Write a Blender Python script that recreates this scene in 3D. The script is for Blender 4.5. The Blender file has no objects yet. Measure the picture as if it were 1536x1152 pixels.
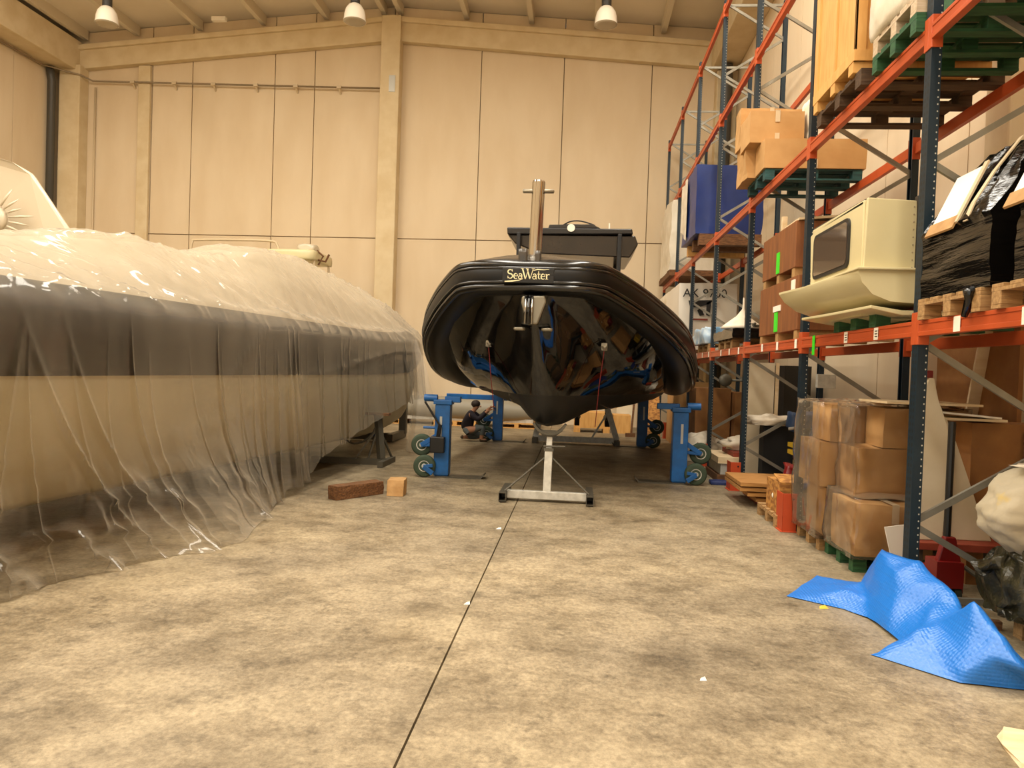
import bpy, math, random
from math import sin, cos, pi, radians, sqrt, exp
from mathutils import Vector, Matrix, noise
random.seed(7)
SC = bpy.context.scene
COL = SC.collection

# ------------------------------------------------------------------ materials
def lin(c):
    if isinstance(c, str):
        c = [int(c[i:i+2], 16) / 255 for i in (0, 2, 4)]
    return tuple((v / 12.92 if v <= .04045 else ((v + .055) / 1.055) ** 2.4) for v in c) + (1,)

MATS = {}
def mat(name, col, rough=.6, metal=0, col2=None, nscale=6, stretch=(1, 1, 1), bump=0, bscale=None, coat=0, ramp=(.35, .65), spec=.5, trans=0):
    m = bpy.data.materials.new(name); m.use_nodes = True
    nt = m.node_tree; b = nt.nodes['Principled BSDF']
    b.inputs['Base Color'].default_value = lin(col)
    b.inputs['Roughness'].default_value = rough
    b.inputs['Metallic'].default_value = metal
    b.inputs['Coat Weight'].default_value = coat
    b.inputs['Coat Roughness'].default_value = .06
    b.inputs['Specular IOR Level'].default_value = spec
    tc = nt.nodes.new('ShaderNodeTexCoord'); mp = nt.nodes.new('ShaderNodeMapping')
    mp.inputs['Scale'].default_value = stretch
    nt.links.new(tc.outputs['Object'], mp.inputs['Vector'])
    if col2:
        n = nt.nodes.new('ShaderNodeTexNoise'); n.inputs['Scale'].default_value = nscale; n.inputs['Detail'].default_value = 6
        r = nt.nodes.new('ShaderNodeValToRGB')
        r.color_ramp.elements[0].position, r.color_ramp.elements[1].position = ramp
        r.color_ramp.elements[0].color = lin(col); r.color_ramp.elements[1].color = lin(col2)
        nt.links.new(mp.outputs[0], n.inputs['Vector']); nt.links.new(n.outputs['Fac'], r.inputs[0])
        nt.links.new(r.outputs[0], b.inputs['Base Color'])
    if bump:
        n = nt.nodes.new('ShaderNodeTexNoise'); n.inputs['Scale'].default_value = bscale or nscale; n.inputs['Detail'].default_value = 4
        bp = nt.nodes.new('ShaderNodeBump'); bp.inputs['Strength'].default_value = bump; bp.inputs['Distance'].default_value = .02
        nt.links.new(mp.outputs[0], n.inputs['Vector']); nt.links.new(n.outputs['Fac'], bp.inputs['Height'])
        nt.links.new(bp.outputs[0], b.inputs['Normal'])
    MATS[name] = m
    return m

def film(name, tint, base, edge, rough=.15, gloss=.9, streak=None):
    """thin plastic sheet: see-through with a faint milkiness that grows where it turns edge-on, under a glossy skin"""
    m = bpy.data.materials.new(name); m.use_nodes = True
    nt = m.node_tree; out = nt.nodes['Material Output']; nt.nodes.remove(nt.nodes['Principled BSDF'])
    N = lambda t: nt.nodes.new(t); K = nt.links.new
    df = N('ShaderNodeBsdfDiffuse'); df.inputs['Color'].default_value = lin(tint)
    tl = N('ShaderNodeBsdfTranslucent'); tl.inputs['Color'].default_value = lin(tint)
    gl = N('ShaderNodeBsdfGlossy'); gl.inputs['Color'].default_value = (1, 1, 1, 1); gl.inputs['Roughness'].default_value = rough
    mx0 = N('ShaderNodeMixShader'); mx0.inputs[0].default_value = .35
    tr = N('ShaderNodeBsdfTransparent')
    lw = N('ShaderNodeLayerWeight'); lw.inputs['Blend'].default_value = .3
    mr = N('ShaderNodeMapRange'); mr.inputs['To Min'].default_value = base; mr.inputs['To Max'].default_value = edge
    mr.inputs['From Min'].default_value = .1
    K(lw.outputs['Facing'], mr.inputs['Value']); fac = mr.outputs[0]
    if streak:
        tc = N('ShaderNodeTexCoord'); mp = N('ShaderNodeMapping'); mp.inputs['Scale'].default_value = streak
        n = N('ShaderNodeTexNoise'); n.inputs['Scale'].default_value = 1; n.inputs['Detail'].default_value = 3
        K(tc.outputs['Object'], mp.inputs[0]); K(mp.outputs[0], n.inputs['Vector'])
        r2 = N('ShaderNodeMapRange'); r2.inputs['From Min'].default_value = .4; r2.inputs['From Max'].default_value = .75
        r2.inputs['To Min'].default_value = -.03; r2.inputs['To Max'].default_value = .09
        K(n.outputs['Fac'], r2.inputs['Value'])
        ad = N('ShaderNodeMath'); ad.use_clamp = True
        K(fac, ad.inputs[0]); K(r2.outputs[0], ad.inputs[1]); fac = ad.outputs[0]
    mx = N('ShaderNodeMixShader'); K(fac, mx.inputs[0])
    K(df.outputs[0], mx0.inputs[1]); K(tl.outputs[0], mx0.inputs[2])
    K(tr.outputs[0], mx.inputs[1]); K(mx0.outputs[0], mx.inputs[2])
    fr = N('ShaderNodeFresnel'); fr.inputs['IOR'].default_value = 1.5
    mg = N('ShaderNodeMath'); mg.operation = 'MULTIPLY'; mg.inputs[1].default_value = gloss; K(fr.outputs[0], mg.inputs[0])
    fin = N('ShaderNodeMixShader'); K(mg.outputs[0], fin.inputs[0]); K(mx.outputs[0], fin.inputs[1]); K(gl.outputs[0], fin.inputs[2])
    K(fin.outputs[0], out.inputs['Surface'])
    MATS[name] = m
    return m

def floor_material():
    m = mat('concrete_floor', 'a8957a', .55)
    nt = m.node_tree; b = nt.nodes['Principled BSDF']
    tc = nt.nodes['Texture Coordinate']
    def nz(scale, detail=8, sc=(1, 1, 1), rough=.6):
        mp = nt.nodes.new('ShaderNodeMapping'); mp.inputs['Scale'].default_value = sc
        n = nt.nodes.new('ShaderNodeTexNoise'); n.inputs['Scale'].default_value = scale
        n.inputs['Detail'].default_value = detail; n.inputs['Roughness'].default_value = rough
        nt.links.new(tc.outputs['Object'], mp.inputs[0]); nt.links.new(mp.outputs[0], n.inputs['Vector'])
        return n.outputs['Fac']
    def ramp(f, p0, c0, p1, c1):
        r = nt.nodes.new('ShaderNodeValToRGB')
        r.color_ramp.elements[0].position = p0; r.color_ramp.elements[1].position = p1
        r.color_ramp.elements[0].color = lin(c0); r.color_ramp.elements[1].color = lin(c1)
        nt.links.new(f, r.inputs[0]); return r.outputs[0]
    def mul(a, c, fac=1.0):
        x = nt.nodes.new('ShaderNodeMix'); x.data_type = 'RGBA'; x.blend_type = 'MULTIPLY'; x.inputs[0].default_value = fac
        nt.links.new(a, x.inputs[6]); nt.links.new(c, x.inputs[7]); return x.outputs[2]
    big = ramp(nz(.45, 5), .32, '95876f', .66, 'b8a787')
    mid = ramp(nz(1.7, 12, (1, 1.1, 1), .78), .34, '9a9284', .58, 'ffffff')
    blot = ramp(nz(4.2, 12, (1, .9, 1), .8), .3, '7f776b', .47, 'ffffff')
    fine = ramp(nz(34, 6, (1, .8, 1), .8), .3, 'aaa49a', .62, 'ffffff')
    scr = ramp(nz(11, 10, (.5, 1.6, 1), .8), .28, 'a39a8c', .45, 'ffffff')
    c = mul(mul(mul(mul(big, mid, .9), blot, .75), fine, .8), scr, .6)
    nt.links.new(c, b.inputs['Base Color'])
    rr = nt.nodes.new('ShaderNodeMapRange'); rr.inputs['To Min'].default_value = .38; rr.inputs['To Max'].default_value = .68
    nt.links.new(nz(2.2, 6), rr.inputs['Value']); nt.links.new(rr.outputs[0], b.inputs['Roughness'])
    bp = nt.nodes.new('ShaderNodeBump'); bp.inputs['Strength'].default_value = .12; bp.inputs['Distance'].default_value = .01
    nt.links.new(nz(40, 4), bp.inputs['Height']); nt.links.new(bp.outputs[0], b.inputs['Normal'])
    return m

def upright_material():
    """dark blue-green steel with painted dark teardrop slots on the aisle face and side holes painted pale as light seen through"""
    m = mat('upright_blue', '061c28', .5, col2='0a2430', nscale=3)
    nt = m.node_tree; b = nt.nodes['Principled BSDF']; tc = nt.nodes['Texture Coordinate']
    old = b.inputs['Base Color'].links[0].from_socket
    sp = nt.nodes.new('ShaderNodeSeparateXYZ'); nt.links.new(tc.outputs['Object'], sp.inputs[0])
    ge = nt.nodes.new('ShaderNodeNewGeometry'); sn = nt.nodes.new('ShaderNodeSeparateXYZ'); nt.links.new(ge.outputs['Normal'], sn.inputs[0])
    def mth(op, a, v=None):
        n = nt.nodes.new('ShaderNodeMath'); n.operation = op
        for i, q in enumerate((a, v)):
            if q is None: continue
            if isinstance(q, (int, float)): n.inputs[i].default_value = q
            else: nt.links.new(q, n.inputs[i])
        return n.outputs[0]
    z = mth('SUBTRACT', mth('MODULO', sp.outputs[2], .05), .025)
    def hole(u, u0, ru, rz, axis):
        du = mth('DIVIDE', mth('SUBTRACT', u, u0), ru); dz = mth('DIVIDE', z, rz)
        d = mth('ADD', mth('MULTIPLY', du, du), mth('MULTIPLY', dz, dz))
        return mth('MULTIPLY', mth('LESS_THAN', d, 1.0), mth('GREATER_THAN', mth('ABSOLUTE', axis), .7))
    h1 = hole(sp.outputs[1], .03, .011, .016, sn.outputs[0]); h2 = hole(sp.outputs[1], .07, .011, .016, sn.outputs[0])
    h3 = hole(sp.outputs[0], .058, .005, .006, sn.outputs[1])
    dark = mth('MAXIMUM', h1, h2)
    def mixc(f, a, c):
        x = nt.nodes.new('ShaderNodeMix'); x.data_type = 'RGBA'
        nt.links.new(f, x.inputs[0]); nt.links.new(a, x.inputs[6]); x.inputs[7].default_value = lin(c); return x.outputs[2]
    c = mixc(h3, mixc(dark, old, '05080a'), 'b9b4a6')  # holes are colour only: slots dark like recesses, side holes pale like light showing through
    nt.links.new(c, b.inputs['Base Color'])
    return m

def bubble_material():
    m = mat('bubble_wrap_blue', '2070c8', .3, spec=.6)
    nt = m.node_tree; b = nt.nodes['Principled BSDF']; tc = nt.nodes['Texture Coordinate']
    v = nt.nodes.new('ShaderNodeTexVoronoi'); v.inputs['Scale'].default_value = 46; v.inputs['Randomness'].default_value = .15
    nt.links.new(tc.outputs['Object'], v.inputs['Vector'])
    bp = nt.nodes.new('ShaderNodeBump'); bp.inputs['Strength'].default_value = .5; bp.inputs['Distance'].default_value = .007; bp.invert = True
    nt.links.new(v.outputs['Distance'], bp.inputs['Height']); nt.links.new(bp.outputs[0], b.inputs['Normal'])
    b.inputs['Subsurface Weight'].default_value = .0
    return m

def sack_material():
    m = mat('sack_stained', 'a89c82', .75, col2='b9ad94', nscale=3, bump=.8, bscale=5)
    nt = m.node_tree; b = nt.nodes['Principled BSDF']; src = b.inputs['Base Color'].links[0].from_socket; tc = nt.nodes['Texture Coordinate']
    n = nt.nodes.new('ShaderNodeTexNoise'); n.inputs['Scale'].default_value = 1.7; n.inputs['Detail'].default_value = 5
    mp = nt.nodes.new('ShaderNodeMapping'); mp.inputs['Location'].default_value = (1.3, .2, 2.1)
    nt.links.new(tc.outputs['Object'], mp.inputs[0]); nt.links.new(mp.outputs[0], n.inputs['Vector'])
    r = nt.nodes.new('ShaderNodeValToRGB'); r.color_ramp.elements[0].position = .57; r.color_ramp.elements[1].position = .63
    nt.links.new(n.outputs['Fac'], r.inputs[0])
    x = nt.nodes.new('ShaderNodeMix'); x.data_type = 'RGBA'; nt.links.new(r.outputs[0], x.inputs[0]); nt.links.new(src, x.inputs[6]); x.inputs[7].default_value = lin('cfae3c')
    nt.links.new(x.outputs[2], b.inputs['Base Color']); return m

def hull_material():
    """gloss black topsides, flat dark antifouling below the waterline"""
    m = mat('hull_two_tone', '060606', .045, coat=.3, spec=.6)
    nt = m.node_tree; b = nt.nodes['Principled BSDF']; tc = nt.nodes['Texture Coordinate']
    sp = nt.nodes.new('ShaderNodeSeparateXYZ'); nt.links.new(tc.outputs['Object'], sp.inputs[0])
    mr = nt.nodes.new('ShaderNodeMapRange'); mr.inputs['From Min'].default_value = 1.345; mr.inputs['From Max'].default_value = 1.355
    nt.links.new(sp.outputs[2], mr.inputs['Value'])
    def mixv(a, c, sock):
        x = nt.nodes.new('ShaderNodeMapRange'); x.inputs['To Min'].default_value = a; x.inputs['To Max'].default_value = c
        nt.links.new(mr.outputs[0], x.inputs['Value']); nt.links.new(x.outputs[0], b.inputs[sock])
    mixv(.5, .045, 'Roughness'); mixv(0, .3, 'Coat Weight')
    x = nt.nodes.new('ShaderNodeMix'); x.data_type = 'RGBA'; nt.links.new(mr.outputs[0], x.inputs[0]); x.inputs[6].default_value = lin('0c0a08'); x.inputs[7].default_value = lin('060606')
    nt.links.new(x.outputs[2], b.inputs['Base Color'])
    return m

floor_material(); upright_material(); hull_material(); bubble_material(); sack_material()
mat('wall_paint', 'd3bd9b', .8, col2='dac6a6', nscale=1.3, stretch=(1, 1, .3), bump=.05, bscale=30)
mat('wall_groove', '8d7a60', .9)
mat('concrete_beam', 'd8c5a0', .85, col2='cdb78f', nscale=2.2, bump=.06, bscale=25)
mat('roof_panel', 'ddd0b8', .8, col2='e4d8c2', nscale=.8)
mat('purlin_grey', 'd6c9b0', .7)
mat('pipe_dark', '4a463e', .45)
mat('pipe_light', 'c9b593', .5)
mat('steel_pipe', '8c7a5e', .4, .4)
mat('beam_orange', 'bf5226', .42, col2='b14a1f', nscale=3)
mat('brace_grey', '9b988c', .42, .55, col2='8b887c', nscale=5)
mat('guard_orange', 'b5431c', .5)
mat('paper', 'f3ead8', .8)
mat('tape_green', '3fdc22', .5)
mat('tape_beige', 'cdb896', .4)
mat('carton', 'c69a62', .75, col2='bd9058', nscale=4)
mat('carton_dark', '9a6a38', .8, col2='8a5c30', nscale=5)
mat('pallet_wood', 'b08a58', .8, col2='8e6c42', nscale=5, stretch=(1, 8, 8), bump=.2, bscale=20)
mat('pallet_dark', '56402a', .85, col2='44311f', nscale=5, stretch=(1, 8, 8), bump=.2)
mat('pallet_green', '1f4527', .75, col2='2b5a32', nscale=6, stretch=(1, 6, 6))
mat('pallet_teal', '1c3b3c', .75, col2='2a5a5a', nscale=4, stretch=(1, 5, 5))
mat('pallet_pale', 'cbb79c', .8, col2='b9a283', nscale=6, stretch=(1, 6, 6))
mat('crate_pine', 'dca860', .7, col2='cf9850', nscale=3, stretch=(6, 6, 1), bump=.1)
mat('plywood_red', '734320', .65, col2='8f572a', nscale=2.4, stretch=(5, 5, 1), ramp=(.3, .7))
mat('plywood_pale', 'e3cda8', .7, col2='d6bb8f', nscale=4, stretch=(1, 4, 4))
mat('osb', 'c48b43', .75, col2='8f5c28', nscale=14, stretch=(1, 1, 1.6), ramp=(.4, .6), bump=.2)
mat('lumber', 'b98648', .75, col2='96652f', nscale=4, stretch=(1, 10, 10))
mat('timber_old', '7a5330', .85, col2='5a3a20', nscale=6, stretch=(2, 8, 8), bump=.4)
mat('timber_pale', 'b8905c', .8, col2='a37a48', nscale=8)
mat('red_wood', '7e2e1c', .6, col2='93402a', nscale=5)
mat('cabin_cream', 'd9cca0', .35, col2='d0c294', nscale=1.5, coat=.15)
mat('cabin_seal', '1e1a16', .5)
mat('cabin_glass', '5a4a3c', .08, coat=.6)
mat('black_wrap', '0c0a08', .14, spec=.6, bump=.55, bscale=2.2, nscale=6, stretch=(1, 1, 11))
mat('black_matte', '0d0c0b', .6)
mat('black_panel', '0f0d0c', .8)
mat('dark_sheet', '232116', .28, bump=.6, bscale=14, nscale=8, col2='38341f')
mat('sack_white', 'd6cab2', .75, col2='e4dac6', nscale=3, bump=.5, bscale=8)
mat('sack_yellow', 'd8b638', .7)
mat('cloth_white', 'e0d4bf', .8, bump=.5, bscale=10, col2='cfc0a8', nscale=5)
mat('panel_foam', 'dccdb0', .8, col2='cfbf9f', nscale=3)
mat('tarp_blue_dark', '0b2c72', .4, col2='09255f', nscale=1.5, bump=.3, bscale=3)
mat('bag_blue', '6fa3cf', .35, col2='c7d5dd', nscale=5, bump=.6, bscale=9)
mat('red_paint', '700f0c', .4)
mat('badge_black', '15130f', .6)
mat('rubber', '24281f', .75)
mat('rubber_green', '3c4a38', .8)
mat('stand_blue', '1763ab', .4, col2='1a558e', nscale=6)
mat('hydraulic_black', '14120f', .4)
mat('chrome_label', 'b8b6ac', .35, .3)
mat('galv', 'd2cec2', .45, .25, col2='bdb9ad', nscale=14)
mat('galv_dark', '5b564a', .5, .4)
mat('stainless', 'a9a49b', .12, 1)
mat('stainless_dull', '8f8775', .35, .6)
mat('hull_black', '060606', .045, coat=.3, spec=.6)
mat('tube_black', '070606', .36, col2='0b0a09', nscale=2, spec=.35)
mat('strake_black', '0d0c0b', .16, spec=.8)
mat('deck_cover', '4a443d', .22, bump=.7, bscale=4, nscale=4, col2='3b362f')
mat('hardtop_dark', '120e0b', .3)
mat('hardtop_under', '2a2119', .22, col2='1c1610', nscale=2)
mat('strap_red', '6e1512', .6)
mat('logo_cream', 'f2e6b8', .5)
mat('lamp_white', 'efe5d2', .35)
mat('lamp_lens', 'a8997e', .25)
mat('lamp_dark', '35322d', .5)
mat('tube_grey', '241f19', .6, col2='2b251e', nscale=1.2)
mat('hull_cream', 'c2b491', .4, col2='b3a583', nscale=.9)
mat('cover_white', 'ad9f85', .5)
mat('wrap_white', 'cabda5', .3, coat=.15)
mat('grey_rib', '8e8674', .5)
mat('skin', 'b5805f', .6)
mat('hair', '2a1c14', .7)
mat('sweater', '221a22', .85)
mat('jeans', '5f6564', .85)
mat('shoe', '4a3a28', .7)
mat('mach_dark', '23211d', .5)
mat('mach_blue', '21395a', .5)
mat('mach_yellow', 'c9a324', .5)
mat('sign_white', 'e6dccb', .5)
mat('ink', '14110f', .6)
mat('blue_foam', '1f5fb8', .6)
mat('navy', '1a2a5e', .6)
film('plastic_sheet', 'd9cdb8', .04, .72, .1, .62, (.5, 2.2, .5))
film('stretch_film', 'f0e0c4', .02, .3, .1, 1.0)
film('sheet_clear', 'efe6d6', .25, .7, .15)

# ------------------------------------------------------------------ mesh helper
class MB:
    def __init__(s): s.v = []; s.f = []
    def add(s, vs, fs):
        o = len(s.v); s.v += [Vector(v) for v in vs]; s.f += [tuple(i + o for i in f) for f in fs]; return s
    def box(s, x0, x1, y0, y1, z0, z1):
        return s.add([(x, y, z) for z in (z0, z1) for y in (y0, y1) for x in (x0, x1)],
                     [(0, 2, 3, 1), (4, 5, 7, 6), (0, 1, 5, 4), (1, 3, 7, 5), (3, 2, 6, 7), (2, 0, 4, 6)])
    def bar(s, p, q, w, h, up=(0, 0, 1)):
        p, q = Vector(p), Vector(q); d = (q - p).normalized(); u = Vector(up)
        a = d.cross(u)
        if a.length < 1e-4: a = d.cross(Vector((0, 1, 0)))
        a.normalize(); b = a.cross(d); a *= w / 2; b *= h / 2
        return s.add([p - a - b, p + a - b, p + a + b, p - a + b, q - a - b, q + a - b, q + a + b, q - a + b],
                     [(0, 1, 2, 3), (7, 6, 5, 4), (0, 4, 5, 1), (1, 5, 6, 2), (2, 6, 7, 3), (3, 7, 4, 0)])
    def loft(s, rings, closed=True, caps=True):
        n = len(rings[0]); vs = [v for r in rings for v in r]; fs = []
        for i in range(len(rings) - 1):
            for j in range(n if closed else n - 1):
                k = (j + 1) % n
                fs.append((i * n + j, i * n + k, (i + 1) * n + k, (i + 1) * n + j))
        if caps and closed:
            fs.append(tuple(range(n - 1, -1, -1))); fs.append(tuple((len(rings) - 1) * n + j for j in range(n)))
        return s.add(vs, fs)
    def tube(s, pts, r, seg=12, caps=True, up=(0, 0, 1)):
        pts = [Vector(p) for p in pts]; rs = r if isinstance(r, (list, tuple)) else [r] * len(pts)
        rings = []
        for i, p in enumerate(pts):
            d = (pts[min(i + 1, len(pts) - 1)] - pts[max(i - 1, 0)]).normalized()
            a = d.cross(Vector(up))
            if a.length < 1e-3: a = d.cross(Vector((0, 1, 0)))
            a.normalize(); b = a.cross(d)
            rings.append([p + (a * cos(2 * pi * k / seg) + b * sin(2 * pi * k / seg)) * rs[i] for k in range(seg)])
        return s.loft(rings, True, caps)
    def lathe(s, prof, c=(0, 0, 0), seg=20, axis='Z', M=None):
        rings = []
        for r, z in prof:
            rg = []
            for k in range(seg):
                a = 2 * pi * k / seg; x, y = r * cos(a), r * sin(a)
                v = {'Z': (x, y, z), 'X': (z, x, y), 'Y': (y, z, x)}[axis]
                v = Vector(v)
                if M: v = M @ v
                rg.append(v + Vector(c))
            rings.append(rg)
        return s.loft(rings, True, True)
    def prism(s, poly, axis, a, b):
        """poly in the two other axes, extruded from a to b along axis"""
        def P(u, v, t): return {'X': (t, u, v), 'Y': (u, t, v), 'Z': (u, v, t)}[axis]
        n = len(poly)
        return s.add([P(u, v, a) for u, v in poly] + [P(u, v, b) for u, v in poly],
                     [tuple(range(n)), tuple(range(2 * n - 1, n - 1, -1))] + [(i, i + n, (i + 1) % n + n, (i + 1) % n) for i in range(n)])
    def grid(s, P):
        """P[i][j] rows of points, open sheet"""
        n = len(P[0]); return s.add([p for r in P for p in r],
            [(i * n + j, i * n + j + 1, (i + 1) * n + j + 1, (i + 1) * n + j) for i in range(len(P) - 1) for j in range(n - 1)])
    def soft(s, x0, x1, y0, y1, z0, z1, n=10, amp=.03, fr=3, round_=.0, seed=0, flat=True, shear=None):
        """box with subdivided faces, rounded and crumpled"""
        key = {}; vs = []; fs = []
        cx, cy, cz = (x0 + x1) / 2, (y0 + y1) / 2, (z0 + z1) / 2
        hx, hy, hz = (x1 - x0) / 2, (y1 - y0) / 2, (z1 - z0) / 2
        def idx(p):
            k = tuple(round(c, 5) for c in p)
            if k not in key:
                key[k] = len(vs); q = Vector(p); sph = q.normalized() * 1.25
                sph = Vector([max(-1, min(1, c)) for c in sph])
                q = q.lerp(sph, round_) if round_ else q
                w = Vector((cx + q.x * hx, cy + q.y * hy, cz + q.z * hz))
                d = noise.noise_vector(w * fr + Vector((seed, seed * 1.7, 0))) * amp + noise.noise_vector(w * fr * 2.7 + Vector((seed, 3, 0))) * amp * .5
                w2 = w + d
                if flat and w2.z < z0: w2.z = z0
                if flat and abs(p[2] + 1) < 1e-6: w2.z = z0
                if shear: w2 = shear(w2)
                vs.append(w2)
            return key[k]
        for ax in range(3):
            for sg in (-1, 1):
                for i in range(n):
                    for j in range(n):
                        q = []
                        for a, b in ((i, j), (i + 1, j), (i + 1, j + 1), (i, j + 1)):
                            p = [0, 0, 0]; p[ax] = sg; p[(ax + 1) % 3] = -1 + 2 * a / n; p[(ax + 2) % 3] = -1 + 2 * b / n
                            q.append(idx(p))
                        fs.append(tuple(q) if sg > 0 else tuple(reversed(q)))
        return s.add(vs, fs)
    def blob(s, c, r, seg=18, amp=.15, fr=2.5, seed=0, zmin=None):
        c = Vector(c); rings = []
        for i in range(seg + 1):
            t = pi * i / seg; rg = []
            for k in range(seg * 2):
                a = pi * k / seg
                d = Vector((sin(t) * cos(a), sin(t) * sin(a), -cos(t)))
                f = 1 + amp * noise.noise(d * fr + Vector((seed, 0, seed))) + amp * .6 * noise.noise(d * fr * 2.6 + Vector((seed, 5, 0)))
                w = c + Vector((d.x * r[0], d.y * r[1], d.z * r[2])) * f
                if zmin is not None and w.z < zmin: w.z = zmin
                rg.append(w)
            rings.append(rg)
        return s.loft(rings, True, False)
    def xf(s, M):
        s.v = [M @ v for v in s.v]; return s
    def bbox(s):
        return [min(v[i] for v in s.v) for i in range(3)], [max(v[i] for v in s.v) for i in range(3)]
    def build(s, name, m, parent=None, smooth=False, bevel=0, world=True, solid=0, auto=None):
        me = bpy.data.meshes.new(name)
        if parent is None:
            lo, hi = s.bbox(); loc = Vector(((lo[0] + hi[0]) / 2, (lo[1] + hi[1]) / 2, lo[2])); vs = [v - loc for v in s.v]
        else:
            loc = Vector((0, 0, 0)); vs = s.v
            if world:
                r = parent
                while r.parent: r = r.parent
                Mi = (Matrix.Translation(r.location) @ Matrix.Rotation(r.rotation_euler.z, 4, 'Z')).inverted()
                vs = [Mi @ v for v in vs]
        me.from_pydata([tuple(v) for v in vs], [], s.f)
        me.materials.append(MATS[m] if isinstance(m, str) else m)
        if smooth: me.shade_smooth()
        o = bpy.data.objects.new(name, me); COL.objects.link(o)
        o.parent = parent; o.location = loc
        import bmesh
        bm = bmesh.new(); bm.from_mesh(me)
        if not getattr(s, 'open', False): bmesh.ops.recalc_face_normals(bm, faces=bm.faces)
        if auto:
            for e in bm.edges:
                if len(e.link_faces) == 2 and e.calc_face_angle(0) > auto: e.smooth = False
        bm.to_mesh(me); bm.free()
        if bevel:
            b = o.modifiers.new('bevel', 'BEVEL'); b.width = bevel; b.segments = 2; b.limit_method = 'ANGLE'
        if solid:
            b = o.modifiers.new('thick', 'SOLIDIFY'); b.thickness = solid
        return o

def catmull(pts, n=8):
    P = [Vector(p) for p in pts]; out = []
    for i in range(len(P) - 1):
        a, b, c, d = P[max(i - 1, 0)], P[i], P[i + 1], P[min(i + 2, len(P) - 1)]
        for k in range(n):
            t = k / n
            out.append(.5 * ((2 * b) + (c - a) * t + (2 * a - 5 * b + 4 * c - d) * t * t + (3 * b - a - 3 * c + d) * t ** 3))
    out.append(P[-1]); return out

def interp(xs, ys, x):
    if x <= xs[0]: return ys[0]
    for i in range(len(xs) - 1):
        if x <= xs[i + 1]:
            t = (x - xs[i]) / (xs[i + 1] - xs[i]); t = t * t * (3 - 2 * t) * .4 + t * .6
            return ys[i] + (ys[i + 1] - ys[i]) * t
    return ys[-1]

def tag(o, label, cat, group=None, kind=None):
    o['label'] = label; o['category'] = cat
    if group: o['group'] = group
    if kind: o['kind'] = kind
    return o
def thing(name, label, cat, loc=(0, 0, 0), group=None, rz=0):
    o = bpy.data.objects.new(name, None); o.empty_display_size = .1; COL.objects.link(o)
    o.location = loc; o.rotation_euler.z = rz
    return tag(o, label, cat, group)
def struct(o, label, cat):
    return tag(o, label, cat, None, 'structure')
def copy_tree(o, parent=None):
    c = o.copy(); COL.objects.link(c)
    if parent is not None: c.parent = parent
    for ch in list(o.children): copy_tree(ch, c)
    return c
def text_mb(txt, size, extrude=.002):
    cu = bpy.data.curves.new('t', 'FONT'); cu.body = txt; cu.size = size; cu.extrude = extrude; cu.align_x = 'CENTER'
    o = bpy.data.objects.new('t', cu); COL.objects.link(o)
    me = bpy.data.meshes.new_from_object(o.evaluated_get(bpy.context.evaluated_depsgraph_get()))
    mb = MB(); mb.add([v.co.copy() for v in me.vertices], [tuple(p.vertices) for p in me.polygons])
    bpy.data.objects.remove(o); bpy.data.curves.remove(cu); bpy.data.meshes.remove(me)
    return mb
def face_cam(x, y, z):   # text lying in XY -> standing, facing -Y
    return Matrix.Translation((x, y, z)) @ Matrix.Rotation(pi / 2, 4, 'X')
def face_aisle(x, y, z):  # standing, facing -X
    return Matrix.Translation((x, y, z)) @ Matrix.Rotation(-pi / 2, 4, 'Z') @ Matrix.Rotation(pi / 2, 4, 'X')

# ------------------------------------------------------------------ camera
F_PX, YAW, PIT, ROL, CAM_H = 1115.76, -.0872, -.021, .0345, 1.68
cam = bpy.data.objects.new('camera', bpy.data.cameras.new('camera')); COL.objects.link(cam)
fw = Vector((sin(YAW) * cos(PIT), cos(YAW) * cos(PIT), sin(PIT))); rt = Vector((cos(YAW), -sin(YAW), 0)); up = rt.cross(fw)
r2 = cos(ROL) * rt + sin(ROL) * up; u2 = -sin(ROL) * rt + cos(ROL) * up
cam.matrix_world = Matrix(((r2.x, u2.x, -fw.x, 0), (r2.y, u2.y, -fw.y, 0), (r2.z, u2.z, -fw.z, CAM_H), (0, 0, 0, 1)))
cam.data.sensor_width = 36; cam.data.lens = F_PX / 1536 * 36
cam.data.clip_end = 200
SC.camera = cam

# ------------------------------------------------------------------ setting
XL, XR, YB, YF, RX = -17.1, 4.4, 23.2, -9.0, -6.1
def roof(x): return 12.86 - .075 * abs(x - RX)
fl = MB()
fl.box(XL - .4, -.707, YF, YB + .4, -.2, 0); fl.box(-.695, XR + .4, YF, YB + .4, -.2, 0); fl.box(-.72, -.68, YF, YB + .4, -.2, -.03)
f_ = fl.build('floor', 'concrete_floor')
struct(f_, 'worn concrete warehouse floor with one long saw-cut joint', 'floor')

w = MB(); xs = [XL - .1, -13.98, -12.63, -9.9, -8.6, -6.07, -3.3, -.74, 1.93, XR + .1]
for a, b in zip(xs, xs[1:]):
    for z0, z1 in ((0, 5.615), (5.645, None)):
        x0, x1 = a + .014, b - .014
        if z1: w.box(x0, x1, 23.05, 23.3, z0, z1)
        else: w.prism([(x0, z0), (x1, z0), (x1, roof(x1) - .02), (x0, roof(x0) - .02)], 'Y', 23.05, 23.3)
wb = w.build('wall_back', 'wall_paint'); struct(wb, 'beige precast panel back wall with vertical and horizontal joints', 'wall')
g = MB(); g.box(XL, XR, 23.1, 23.35, 0, 12.2); o = g.build('panel_joint', 'wall_groove', wb)

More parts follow.
